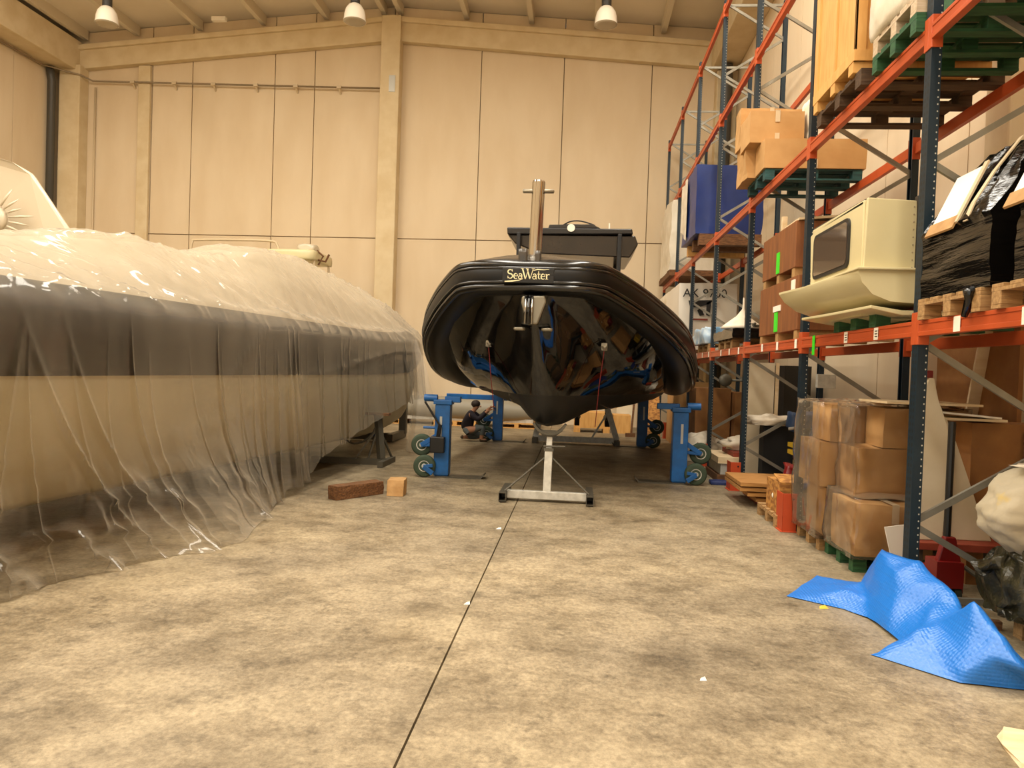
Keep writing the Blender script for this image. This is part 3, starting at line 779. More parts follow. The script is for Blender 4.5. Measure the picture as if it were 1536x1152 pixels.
# boat with a hardtop at the back wall, only its roof shows
pb = thing('moored_cruiser', 'cream hardtop of a small cruiser showing above the plastic-covered boat', 'boat', (-9, 20.5, 0))
m = MB(); m.loft([[Vector((x, y, z)) for y, z in ((19.6 + k, 2.4), (19.3 + k, 3.0), (21.7 - k, 3.0), (21.4 - k, 2.4), (20.5, .3))] for x, k in ((-12.5, 0), (-8, 0), (-6.6, .5), (-5.9, 1.1))]); m.build('hull', 'hull_cream', pb)
m = MB(); m.soft(-8.7, -7.25, 19.7, 21.3, 4.45, 4.72, 6, .0, 1, .12, flat=False); rf = m.build('hardtop', 'cabin_cream', pb, True)
m = MB(); m.soft(-7.85, -7.35, 20.0, 20.5, 4.7, 4.93, 8, 0, 1, .7, flat=False); m.build('radar_dome', 'wrap_white', rf, True)
m = MB(); m.tube(catmull([(-10.9, 20, 4.5), (-10.85, 20, 4.9), (-10.6, 20, 4.97), (-8.7, 20, 4.98), (-8.4, 20, 4.86), (-8.35, 20, 4.6)], 5), .035, 8); m.build('hand_rail', 'pipe_light', rf, True)
m = MB(); m.tube([(-7.3, 20.1, 4.5), (-7.05, 20.1, 4.45), (-6.95, 20.1, 4.65)], .03, 6); m.tube([(-7.3, 20.1, 4.75), (-7.12, 20.1, 4.6), (-7.25, 20.1, 4.35)], .03, 6); m.build('bracket', 'timber_old', rf)
for x in (-10.9, -8.6, -7.3):
    for y in (19.9, 21.1):
        m = MB(); m.tube([(x, y, 2.9), (x, y, 4.52)], .035, 8); m.build('roof_post', 'pipe_light', pb)

# trestles under the left boat
def trestle(name, label, X, Y, rz, m1, m2):
    t = thing(name, label, 'boat stand', (X, Y, 0), None, rz)
    def B(nm, mm, mt): mm.xf(Matrix.Translation((X, Y, 0)) @ Matrix.Rotation(rz, 4, 'Z')); mm.build(nm, mt, t)
    b = MB(); b.bar((-1.15, .0, .05), (.12, .0, .05), .1, .1); B('base_beam', b, m1)
    b = MB(); b.bar((.1, -.35, .05), (.1, .5, .05), .09, .09); B('base_skid', b, m1)
    b = MB(); b.bar((.02, .02, .1), (-.08, .1, .82), .1, .1); B('post', b, m1)
    for q in ((-.42, 0), (.1, .42), (-.2, -.02)):
        b = MB(); b.bar((q[0], q[1], .08), (-.06, .08, .62), .028, .028); B('brace', b, m2)
    b = MB(); pts = catmull([(-.75, .1, .62), (-.68, .08, .45), (-.45, .05, .33), (-.2, .05, .45), (-.08, .08, .68)], 5); b.tube(pts, .018, 6); B('webbing_strap', b, m2)
    b = MB(); b.bar((-.3, .1, .84), (.12, .1, .84), .16, .04); B('support_pad', b, 'timber_old')
    return t
trestle('boat_stand', 'dark galvanised boat stand under the hem of the plastic sheet', -3.22, 12.1, 0, 'galv_dark', 'galv_dark')
t = thing('boat_stand', 'dark blue steel cradle standing behind the galvanised left stand', 'boat stand', (-4.4, 16.0, 0))
m = MB(); m.bar((-4.9, 15.9, .1), (-3.95, 15.9, .1), .12, .16); m.bar((-3.95, 15.6, .1), (-3.95, 16.9, .1), .12, .16); m.build('base_frame', 'galv_dark', t)
for x, y, mt in ((-4.3, 15.9, 'navy'), (-3.95, 16.8, 'galv_dark'), (-4.85, 15.9, 'galv_dark')):
    m = MB(); m.bar((x, y, .1), (x, y, .95 if mt == 'navy' else .8), .16, .16); m.build('post', mt, t)

# timber blocks on the floor
m = MB(); m.xf(Matrix.Identity(4)); m.soft(-.09, .09, -.38, .38, 0, .17, 6, .012, 6, .04, 2)
m.xf(Matrix.Translation((-2.72, 9.15, 0)) @ Matrix.Rotation(radians(-33), 4, 'Z')); tag(m.build('timber_block', 'timber_old', None, False, .006), 'long dark timber beam offcut on the floor by the plastic hem', 'timber')
m = MB(); m.soft(-.11, .11, -.13, .13, 0, .2, 5, .01, 6, .04, 5, shear=lambda w: Vector((w.x, w.y + w.z * .3, w.z))); m.xf(Matrix.Translation((-2.27, 9.4, 0)) @ Matrix.Rotation(radians(4), 4, 'Z'))
tag(m.build('timber_block', 'timber_pale', None, False, .006), 'short pale square timber block standing on the bare floor', 'timber')

# ------------------------------------------------------------------ stands under the middle boat
t = thing('keel_stand', 'galvanised keel stand with wide base under the bow', 'boat stand', (-.31, 9.5, 0))
m = MB(); m.bar((-.84, 9.42, .085), (.17, 9.42, .085), .08, .1); m.build('base_beam', 'galv', t, bevel=.006)
for x in (-.88, .21):
    m = MB(); 
    for a, b in ((-.05, .0), (.0, 0),):
        pass
    y0, y1 = 9.2, 10.0
    m.box(x - .045, x + .045, y0, y1, .12, .126); m.box(x - .045, x + .045, y0, y1, .02, .026); m.box(x - .045, x - .039, y0, y1, .026, .12); m.box(x + .039, x + .045, y0, y1, .026, .12)
    m.box(x - .038, x + .038, 9.5, 9.52, .026, .12)
    m.box(x - .045, x + .045, y0 + .05, y0 + .12, 0, .022); m.box(x - .045, x + .045, y1 - .12, y1 - .05, 0, .022)
    m.build('skid', 'galv_dark', t)
m = MB(); m.bar((-.335, 9.47, .12), (-.33, 9.55, .66), .1, .1, (0, 1, 0)); m.build('outer_post', 'galv', t, bevel=.006)
m = MB(); m.bar((-.33, 9.55, .6), (-.325, 9.6, .88), .075, .075, (0, 1, 0)); m.build('inner_post', 'galv', t, bevel=.005)
m = MB(); m.bar((-.33, 9.55, .63), (-.33, 9.555, .67), .125, .12, (0, 1, 0)); m.build('collar', 'galv_dark', t)
m = MB(); m.tube([(-.4, 9.5, .7), (-.12, 9.5, .705)], .011, 8); m.build('locking_pin', 'galv_dark', t)
m = MB(); m.prism([(-.33 + .24 * cos(a), 1.08 + .24 * sin(a)) for a in [radians(205 + 130 * k / 12) for k in range(13)]] + [(-.33 + .21 * cos(a), 1.08 + .21 * sin(a)) for a in [radians(335 - 130 * k / 12) for k in range(13)]], 'Y', 9.5, 9.68); m.build('cradle', 'galv_dark', t)
m = MB(); m.prism([(-.5, .9), (-.16, .9), (-.26, .82), (-.4, .82)], 'Y', 9.54, 9.6); m.build('cradle_plate', 'galv_dark', t)
for x in (-.86, .2):
    m = MB(); m.tube([(x, 9.35, .13), (-.33 + (.05 if x > 0 else -.05), 9.53, .55)], .012, 8); m.build('brace', 'galv_dark', t)

t = thing('stern_trestle', 'wide galvanised trestle under the far end of the black boat', 'boat stand', (0, 17.2, 0))
m = MB(); m.bar((-.85, 17.15, .1), (.88, 17.15, .1), .1, .13); m.build('base_beam', 'galv', t)
for x, xt in ((-.92, -.72), (.95, .66)):
    m = MB(); m.box(x - .06, x + .06, 16.9, 17.7, 0, .12); m.build('skid', 'galv_dark', t)
    m = MB(); m.bar((x, 17.2, .12), (xt, 17.2, 1.0), .13, .1, (0, 1, 0)); m.build('post', 'galv', t)
m = MB(); m.bar((.35, 17.1, .1), (.74, 17.1, .78), .04, .04); m.build('brace', 'galv', t)

def lifter(name, label, X, Y, sx, extras, arm=.62):
    """hydraulic boat lifting post; sx=+1: wheels on the right side"""
    t = thing(name, label, 'boat lift', (X, Y, 0), 'blue boat lifting posts')
    m = MB(); m.box(X - .115, X + .115, Y - .1, Y + .1, .03, 1.1); post = m.build('post', 'stand_blue', t, bevel=.012)
    m = MB(); m.box(X + sx * .02 - .018, X + sx * .02 + .018, Y - .106, Y - .1, .62, .92); m.build('scale_strip', 'chrome_label', post)
    m = MB(); m.box(X - .14, X + .14, Y - .12, Y + .12, 1.1, 1.17); m.build('cap', 'stand_blue', t, bevel=.01)
    m = MB(); m.bar((X - sx * .02, Y, 1.18), (X - sx * arm, Y, 1.18), .12, .09); m.build('lifting_arm', 'stand_blue', t, bevel=.01)
    m = MB(); m.tube([(X + sx * .1, Y, 1.19), (X + sx * .3, Y, 1.19)], .055, 12); m.build('arm_stub', 'stand_blue', t, True, auto=.6)
    m = MB(); m.prism([(X + .08 * sx, .02), (X - sx * .62, .02), (X - sx * .62, 0), (X + .08 * sx, 0)], 'Y', Y - .13, Y + .13); m.bar((X - sx * .6, Y, .01), (X - sx * .66, Y, .07), .24, .02); m.build('foot_plate', 'galv_dark', t)
    m = MB(); m.box(X - .1, X + .1, Y - .08, Y + .08, .015, .04); m.build('sole', 'stand_blue', t)
    for wx, wy, wz, hb in ((.24, -.14, .17, 0), (.34, .12, .46, 1)):
        c = (X + sx * wx, Y + wy, wz)
        m = MB(); m.lathe([(.08, -.04), (.14, -.055), (.165, -.035), (.17, 0), (.165, .035), (.14, .055), (.08, .04)], c, 28, 'Y'); wh = m.build('wheel', 'rubber_green', t, True)
        m = MB(); m.lathe([(.01, -.05), (.035, -.05), (.04, -.035), (.085, -.042), (.085, .042), (.01, .045)], c, 20, 'Y'); m.build('hub', 'galv', wh, True, auto=.5)
        m = MB(); m.bar((X + sx * .1, Y + wy - .075, wz + (.16 if hb else -.1)), (c[0], c[1] - .075, wz), .05, .07); m.bar((X + sx * .1, Y + wy - .075, wz + .02), (c[0], c[1] - .075, wz), .04, .05); m.build('wheel_bracket', 'stand_blue', t, bevel=.006)
    if extras:
        m = MB(); m.box(X - .16, X + .06, Y - .22, Y - .1, .38, .62); m.build('pump_box', 'hydraulic_black', t, bevel=.015)
        m = MB(); m.tube([(X - .05, Y - .16, .6), (X - .02, Y - .16, .8)], .03, 8); m.tube([(X - .02, Y - .16, .78), (X - .26, Y - .16, 1.14)], .016, 8); m.build('pump_lever', 'hydraulic_black', t)
        m = MB(); m.tube([(X - .12, Y - .02, .74), (X - .3, Y - .02, .74)], .02, 8); m.build('side_pin', 'stand_blue', t)
    return t
lifter('boat_lift', 'near left blue lifting post with black pump and lever', -2.0, 11.15, -1, True, .26)
lifter('boat_lift', 'near right blue lifting post under the boat side by the racking', 1.6, 11.6, 1, False, .36)
L3 = lifter('boat_lift', 'far left blue lifting post with the crouching person beside it', -1.78, 17.0, -1, False)
m = MB(); m.bar((-3.05, 17.35, .98), (-1.6, 17.35, .98), .1, .12); m.build('support_beam', 'stand_blue', L3, bevel=.01)
lifter('boat_lift', 'far right blue lifting post behind the near right one', 1.5, 17.0, 1, False)

# ------------------------------------------------------------------ person crouching
def skin_mesh(name, chains, m, parent, sub=2):
    """chains: list of [(pos, radius)...]; one skin surface rooted at the first vertex"""
    vs, es, rs = [], [], []
    idx = {}
    for ch in chains:
        prev = None
        for p, r in ch:
            k = tuple(round(c, 4) for c in p)
            if k not in idx: idx[k] = len(vs); vs.append(p); rs.append(r)
            if prev is not None: es.append((prev, idx[k]))
            prev = idx[k]
    me = bpy.data.meshes.new(name); root = parent
    while root.parent: root = root.parent
    off = root.location
    me.from_pydata([tuple(Vector(v) - off) for v in vs], es, [])
    o = bpy.data.objects.new(name, me); COL.objects.link(o); o.parent = parent
    sk = o.modifiers.new('skin', 'SKIN'); sk.use_smooth_shade = True
    for i, r in enumerate(rs): me.skin_vertices[0].data[i].radius = (r, r) if not isinstance(r, tuple) else r
    me.skin_vertices[0].data[0].use_root = True
    s = o.modifiers.new('sub', 'SUBSURF'); s.levels = sub; s.render_levels = sub
    # bake to a plain mesh
    dg = bpy.context.evaluated_depsgraph_get(); me2 = bpy.data.meshes.new_from_object(o.evaluated_get(dg))
    o.modifiers.clear(); o.data = me2; me2.materials.clear(); me2.materials.append(MATS[m]); me2.shade_smooth()
    bpy.data.meshes.remove(me)
    return o
px, py = -2.3, 16.75
per = thing('person', 'person in a dark sweater and grey jeans crouching at the far left post', 'person', (px, py, 0))
hip = (px - .13, py, .24); waist = (px - .17, py, .38); chest = (px - .12, py, .55); neck = (px - .03, py, .68); hb = (px + .01, py, .73)
shL = (px - .06, py - .18, .62); shR = (px - .06, py + .18, .62)
skin_mesh('body', [
    [(hip, .1), (waist, .09), (chest, .1), (neck, .055), (hb, .05), ((px + .045, py, .8), .085), ((px + .06, py, .88), .062)],
    [(chest, .1), (shL, .07), ((px + .12, py - .2, .5), .052), ((px + .3, py - .14, .68), .04), ((px + .36, py - .12, .72), .03)],
    [(chest, .1), (shR, .07), ((px + .12, py + .2, .52), .052), ((px + .3, py + .12, .72), .04), ((px + .36, py + .1, .77), .03)],
    [(hip, .1), ((px - .1, py - .12, .24), .085), ((px + .24, py - .14, .34), .072), ((px + .2, py - .14, .1), .05), ((px + .19, py - .14, .055), .045), ((px + .33, py - .14, .04), .035)],
    [(hip, .1), ((px - .1, py + .12, .22), .085), ((px + .16, py + .14, .09), .07), ((px - .1, py + .14, .07), .05), ((px - .24, py + .14, .07), .042), ((px - .27, py + .14, .035), .034)],
], 'skin', per)
skin_mesh('sweater', [
    [((px - .13, py, .25), .165), (waist, .16), (chest, .165), ((px - .06, py, .65), .09)],
    [(chest, .165), (shL, .085), ((px + .12, py - .2, .5), .066), ((px + .29, py - .145, .67), .05)],
    [(chest, .165), (shR, .085), ((px + .12, py + .2, .52), .066), ((px + .29, py + .125, .71), .05)]], 'sweater', per)
skin_mesh('jeans', [
    [((px - .135, py, .28), .15), (hip, .16)],
    [(hip, .16), ((px - .1, py - .12, .24), .112), ((px + .24, py - .14, .34), .085), ((px + .2, py - .14, .12), .062)],
    [(hip, .16), ((px - .1, py + .12, .22), .112), ((px + .16, py + .14, .095), .085), ((px - .18, py + .14, .08), .055)]], 'jeans', per)
skin_mesh('shoe', [[((px + .15, py - .14, .05), .05), ((px + .25, py - .14, .042), .042), ((px + .34, py - .14, .035), .035)]], 'shoe', per)
skin_mesh('shoe', [[((px - .24, py + .14, .09), .05), ((px - .29, py + .14, .06), .045), ((px - .31, py + .14, .035), .036)]], 'shoe', per)
m = MB(); m.blob((px + .025, py, .845), (.105, .094, .09), 10, .06, 3, 2); m.xf(Matrix.Identity(4)); m.build('hair', 'hair', per, True)
m = MB(); m.soft(px + .115, px + .15, py - .018, py + .018, .77, .81, 3, 0, 1, .6, flat=False); m.build('nose', 'skin', per, True)
for sy, zz in ((-.12, .73), (.1, .78)):    # hands: palm, four fingers, thumb
    b = (px + .36, py + sy, zz)
    ch = [[(b, .026), ((b[0] + .045, b[1], b[2] + .01), .03)]]
    for k in range(4):
        o = -.03 + .02 * k; L = (.05, .06, .055, .045)[k]; kk = (b[0] + .06, b[1] + o, b[2] + .015)
        ch.append([((b[0] + .045, b[1], b[2] + .01), .03), (kk, .009), ((kk[0] + L * .6, kk[1], kk[2] + .005), .009), ((kk[0] + L * .8, kk[1], kk[2] - .03), .008)])
    ch.append([(b, .026), ((b[0] + .02, b[1] + (.04 if sy < 0 else -.04), b[2] + .01), .011), ((b[0] + .055, b[1] + (.05 if sy < 0 else -.05), b[2] - .005), .009)])
    skin_mesh('hand', ch, 'skin', per, 1)

# ------------------------------------------------------------------ pallet racking
RX0, RX1, RY, BAY = 2.44, 3.58, 5.6065, 2.8
LEV = {'D': 1.952, 'C': 4.078, 'B': 6.241, 'A': 8.24}
TOPZ = {k: v + .172 for k, v in LEV.items()}
rack = thing('pallet_rack', 'long orange and dark blue pallet racking along the right wall', 'pallet rack', (RX0, RY, 0))
def rpart(mb, name, m, parent=rack, **k): return mb.build(name, m, parent, **k)
up_proto = None; fp = None
frames = list(range(-1, 7))
def upright_mesh(flip):
    m = MB(); s = -1 if flip else 1
    # open C section: web toward the aisle, two sides, small lips
    m.box(*sorted((0, s * .006)), 0, .1, 0, 8.57)
    for y in (0, .094): m.box(*sorted((s * .006, s * .072)), y, y + .006, 0, 8.57)
    for y in (.006, .08): m.box(*sorted((s * .066, s * .072)), y, y + .014, 0, 8.57)
    m.box(*sorted((-s * .02, s * .1)), -.02, .12, 0, .008)
    return m
protoF = upright_mesh(False).build('upright', 'upright_blue', rack, world=False)
protoB = upright_mesh(True).build('upright', 'upright_blue', rack, world=False)
first = True
for k in frames:
    for pr, x in ((protoF, 0), (protoB, RX1 - RX0)):
        o = pr if k == -1 else pr.copy()
        if k != -1: COL.objects.link(o); o.parent = rack
        o.location = (x, BAY * k, 0)
# bracing, one mesh per bar, copied for each frame
bars = []
zf = .67; seq = []
while zf < 8.3:
    seq.append(((RX0 + .06, zf), (RX1 - .06, zf + .64))); seq.append(((RX0 + .06, zf + 1.29), (RX1 - .06, zf + .66))); zf += 1.305
seq = [((RX0 + .06, .63), (RX1 - .06, .06))] + [s for s in seq if max(s[0][1], s[1][1]) < 8.5] + [((RX0 + .06, 8.46), (RX1 - .06, 8.46)), ((RX0 + .06, .1), (RX1 - .06, .1))]
for (xa, za), (xb, zb) in seq:
    m = MB(); y = RY + .05; a, b = Vector((xa, y, za)), Vector((xb, y, zb))
    d = (b - a).normalized(); n = Vector((-d.z, 0, d.x)) * .021
    m.bar(a - Vector((0, .018, 0)), b - Vector((0, .018, 0)), .004, .045, (0, 1, 0)) if False else m.bar(a, b, .03, .045, (0, 0, 1) if abs(d.z) < .9 else (1, 0, 0))
    o = rpart(m, 'brace', 'brace_grey')
    for k in frames:
        if k in (0, -1): continue
        if len([1 for q in rack.children if q.name.startswith('brace')]) >= 99: break
        c = o.copy(); COL.objects.link(c); c.parent = rack; c.location = (0, BAY * k, 0)
def beam_mesh(front):
    m = MB(); x0, x1 = (RX0 - .002, RX0 + .048) if front else (RX1 - .048, RX1 + .002)
    y0, y1 = RY + .1, RY + BAY
    m.box(x0, x1, y0, y1, .06, .172)
    if front:
        m.box(x0 - .006, x0, y0, y1, .06, .092); m.box(x0 - .006, x0, y0, y1, .145, .172)
    xa, xb = (RX0 - .008, RX0 + .08) if front else (RX1 - .08, RX1 + .008)
    # hooked end connectors wrapped round the uprights
    for ya, yb in ((RY + .045, RY + .11), (RY + BAY - .008, RY + BAY + .045)):
        m.box(*((xa, xa + .008) if front else (xb - .008, xb)), ya, yb, 0, .235)
    m.box(xa + .004, xb - .008, RY + .101, RY + .109, 0, .235); m.box(xa + .004, xb - .008, RY + BAY - .009, RY + BAY - .001, 0, .235)
    return m
bF = beam_mesh(True).build('beam', 'beam_orange', rack, bevel=.003); bB = beam_mesh(False).build('beam', 'beam_orange', rack, bevel=.003)
n = 0
for lv, z in LEV.items():
    for k in range(-1, 6):
        for pr in (bF, bB):
            if n < 2: o = pr
            else: o = pr.copy(); COL.objects.link(o); o.parent = rack
            n += 1
            o.location = (0, BAY * k, z)
# labels and tape on the first beams
def tagp(y, z, w, h, m='paper', nm='beam_label'):
    b = MB(); b.box(RX0 - .0105, RX0 - .0085, y - w / 2, y + w / 2, z - h / 2, z + h / 2); return rpart(b, nm, m)
zD = LEV['D'] + .115
for y in (5.05, 4.3, 6.36, 7.05, 8.62, 9.4, 10.15, 11.6, 12.3, 13.0, 14.2, 14.9, 15.6, 17.0, 17.8): tagp(y, zD, .085, .1)
b = MB(); b.box(RX0 - .014, RX0 - .011, 7.93, 8.01, zD - .14, zD + .06); rpart(b, 'green_tape', 'tape_green')
for y, z in ((6.36, zD), (7.05, zD)):
    for q in (-.022, 0, .022):
        b = MB(); b.box(RX0 - .0115, RX0 - .0107, y - .03, y + .02, z + q - .005, z + q + .004); rpart(b, 'label_print', 'ink')
# foot guards
for k in range(0, 7):
    y = RY + BAY * k; b = MB(); gh = .42 if k else .2
    b.box(RX0 - .16, RX0 - .01, y - .1, y - .092, 0, gh); b.box(RX0 - .16, RX0 - .152, y - .1, y + .16, 0, gh); b.box(RX0 - .18, RX0, y - .12, y + .16, 0, .01)
    g = rpart(b, 'foot_guard', 'guard_orange', bevel=.004)
    for z in (.12, gh - .06):
        b = MB(); b.lathe([(.012, 0), (.012, -.006), (.001, -.007)], (RX0 - .05, y - .1, z), 10, 'Y'); rpart(b, 'bolt', 'black_matte', g)

# ------------------------------------------------------------------ goods
def pallet(label, x0, x1, y0, y1, z, m='pallet_wood', blocks='y', nm='pallet', full=True):
    """three runners; block faces show on the aisle side"""
    t = thing(nm, label, 'pallet', ((x0 + x1) / 2, (y0 + y1) / 2, z), 'pallets')
    H = .144; bw = .1 if y1 - y0 < 1.0 else .14
    ny = 3 if full else 2
    for i in range(3):
        yy = y0 + (y1 - y0 - bw) * i / 2
        for j in range(3):
            xx = x0 + (x1 - x0 - .12) * j / 2
            b = MB(); b.box(xx, xx + .12, yy, yy + bw, z + .022, z + .1); b.build('block', m, t, bevel=.004)
        b = MB(); b.box(x0, x1, yy, yy + bw, z, z + .022); b.build('base_board', m, t)
    for j in range(3):
        xx = x0 + (x1 - x0 - .12) * j / 2
        b = MB(); b.box(xx, xx + .12, y0, y1, z + .1, z + .122); b.build('stringer', m, t)
    nb = 5
    for i in range(nb):
        yy = y0 + (y1 - y0 - .12) * i / (nb - 1) if y1 - y0 < 1 else y0 + (y1 - y0 - .15) * i / (nb - 1)
        b = MB(); b.box(x0, x1, yy, yy + (.12 if y1 - y0 < 1 else .15), z + .122, z + H); b.build('deck_board', m, t, bevel=.003)
    return t

def carton(label, x0, x1, y0, y1, z0, z1, m='carton', group=None, tape=True, amp=.008, seed=1, n=6, shear=None, rnd=.03):
    t = thing('carton', label, 'cardboard box', ((x0 + x1) / 2, (y0 + y1) / 2, z0), group)
    b = MB(); b.soft(x0, x1, y0, y1, z0, z1, n, amp, 2.2, rnd, seed, True, shear); b.build('box_body', m, t)
    if tape:
        xm = (x0 + x1) / 2; w = .03
        b = MB(); b.box(xm - w, xm + w, y0 - .012, y0 - .009, z1 - (z1 - z0) * .35, z1 + .004); b.box(xm - w, xm + w, y0 - .012, y1 + .01, z1 + .006, z1 + .01); b.build('tape', 'tape_beige', t)
        b = MB(); b.box(xm - w, xm + w, y0 - .012, y0 - .009, z0, z0 + (z1 - z0) * .3); b.build('tape', 'tape_beige', t)
    return t

# --- level C (second beams)
zc = TOPZ['C']
pallet('green pallet on the second beams beside the near upright', 2.38, 3.5, 5.74, 6.56, zc, 'pallet_green')
pallet('pale pallet stacked on top of the green pallet high on the racking', 2.38, 3.5, 5.75, 6.56, zc + .146, 'pallet_pale')
m = MB(); m.soft(2.36, 3.5, 6.0, 6.62, zc + .292, zc + 1.2, 12, .05, 3, .12, 3); tag(m.build('woven_sack', 'sack_white', None, True), 'bulky white sack on the pale pallet, leaning against the pine crate', 'sack')
m = MB(); m.soft(2.5, 3.48, 5.75, 5.97, zc + .292, zc + 1.1, 5, .005, 2, .02, 2); tag(m.build('red_case', 'red_wood'), 'dark red case on the pale pallet behind the near upright', 'case')
pallet('green pallet at the right edge of the picture on the second beams', 2.46, 3.55, 4.5, 5.5, zc, 'pallet_green')
m = MB(); m.soft(2.5, 3.5, 4.55, 5.45, zc + .146, zc + 1.0, 5, .005, 2, .02, 2); tag(m.build('red_case', 'red_wood'), 'dark red case on the green pallet at the right picture edge', 'case')
pallet('worn brown pallet under the pine crate', 2.36, 3.55, 6.75, 7.95, zc, 'pallet_dark')
cr = thing('wooden_crate', 'tall pale pine crate on a worn pallet on the second beams', 'crate', (2.95, 7.35, zc + .146))
x0, x1, y0, y1, z0, z1 = 2.33, 3.5, 6.85, 8.0, zc + .146, zc + 1.75
m = MB(); m.box(x0 + .02, x1 - .02, y0 + .02, y1 - .02, z0 + .1, z1); m.build('panel_body', 'crate_pine', cr)
for (a, b_) in (((y0), (y0 + .1)), ((y1 - .1), (y1)), ((y0 + .52), (y0 + .62))):
    m = MB(); m.box(x0, x0 + .022, a, b_, z0 + .1, z1); m.build('batten', 'crate_pine', cr, bevel=.003)
for a in (x0, x0 + .2, x1 - .1):
    m = MB(); m.box(a, a + .1, y0, y0 + .022, z0 + .1, z1); m.build('batten', 'crate_pine', cr, bevel=.003)
m = MB(); m.box(x0 - .004, x0 + .022, y0, y1, z0 + .1, z0 + .2); m.build('batten', 'crate_pine', cr, bevel=.003)
m = MB(); m.box(x0, x1, y0 - .004, y0 + .022, z0 + .1, z0 + .2); m.build('batten', 'crate_pine', cr, bevel=.003)
for yy in (y0 + .02, y0 + .5, y1 - .14):
    m = MB(); m.box(x0, x1, yy, yy + .12, z0, z0 + .1); m.build('skid', 'crate_pine', cr, bevel=.004)
random.seed(3)
for a, b_ in ((5.6, 6.4), (6.5, 6.8)): pass
pallet('dark brown pallet under the goods right of the second upright', 2.46, 3.55, 2.95, 4.1, zc, 'pallet_dark')

pallet('teal pallet under the pile of cartons', 2.34, 3.56, 9.98, 11.0, zc, 'pallet_teal')
zb = zc + .146
carton('large carton at the front foot of the high carton pile', 2.31, 3.6, 9.95, 10.45, zb, zb + .38, group='cartons on the teal pallet', seed=1)
carton('carton lying on the front large carton, high on the racking', 2.16, 2.86, 10.15, 10.75, zb + .385, zb + .8, group='cartons on the teal pallet', seed=2, rnd=.02)
carton('crushed carton at the far foot of the high carton pile', 2.2, 3.48, 10.47, 11.12, zb, zb + .5, group='cartons on the teal pallet', amp=.03, seed=3, tape=False)
carton('topmost carton of the high pile, set back', 2.16, 3.0, 10.76, 11.14, zb + .505, zb + 1.05, group='cartons on the teal pallet', amp=.025, seed=4)
m = MB(); m.soft(2.9, 3.12, 10.1, 10.5, zb + .385, zb + .95, 6, .03, 5, .1, 6); tag(m.build('film_roll', 'sack_white', None, True), 'pinkish wrapped packet squeezed beside the upper carton', 'package')

bw = thing('tarped_load', 'load wrapped in a dark blue tarp on the far second beams', 'wrapped load', (2.85, 15.9, zc))
m = MB(); m.soft(2.2, 3.5, 15.0, 16.75, zc + .22, zc + 1.58, 10, .035, 1.6, .03, 4); m.build('tarp', 'tarp_blue_dark', bw, True, auto=.7)
m = MB(); m.grid([[(2.17 - .02 * sin(i), 16.0 + i * .11, zc + 1.55 - 1.3 * j / 6 * (1 - .2 * i / 6)) for j in range(7)] for i in range(8)]); m.open = True; m.build('loose_flap', 'cloth_white', bw, True)
for yy in (15.0, 15.75, 16.5):
    m = MB(); m.box(2.3, 3.5, yy, yy + .2, zc, zc + .22); m.build('bearer', 'crate_pine' if yy > 16 else 'timber_old', bw)
pwz = thing('wrapped_load', 'grey white film-wrapped load at the far end of the second beams', 'wrapped load', (2.9, 19.8, zc))
m = MB(); m.soft(2.3, 3.5, 19.82, 22.2, zc + .15, zc + 2.0, 10, .07, 2.2, .05, 8); m.build('film_cover', 'sack_white', pwz, True, auto=.8)
m = MB(); m.box(2.3, 3.5, 19.75, 22.3, zc, zc + .15); m.build('deck', 'timber_old', pwz)

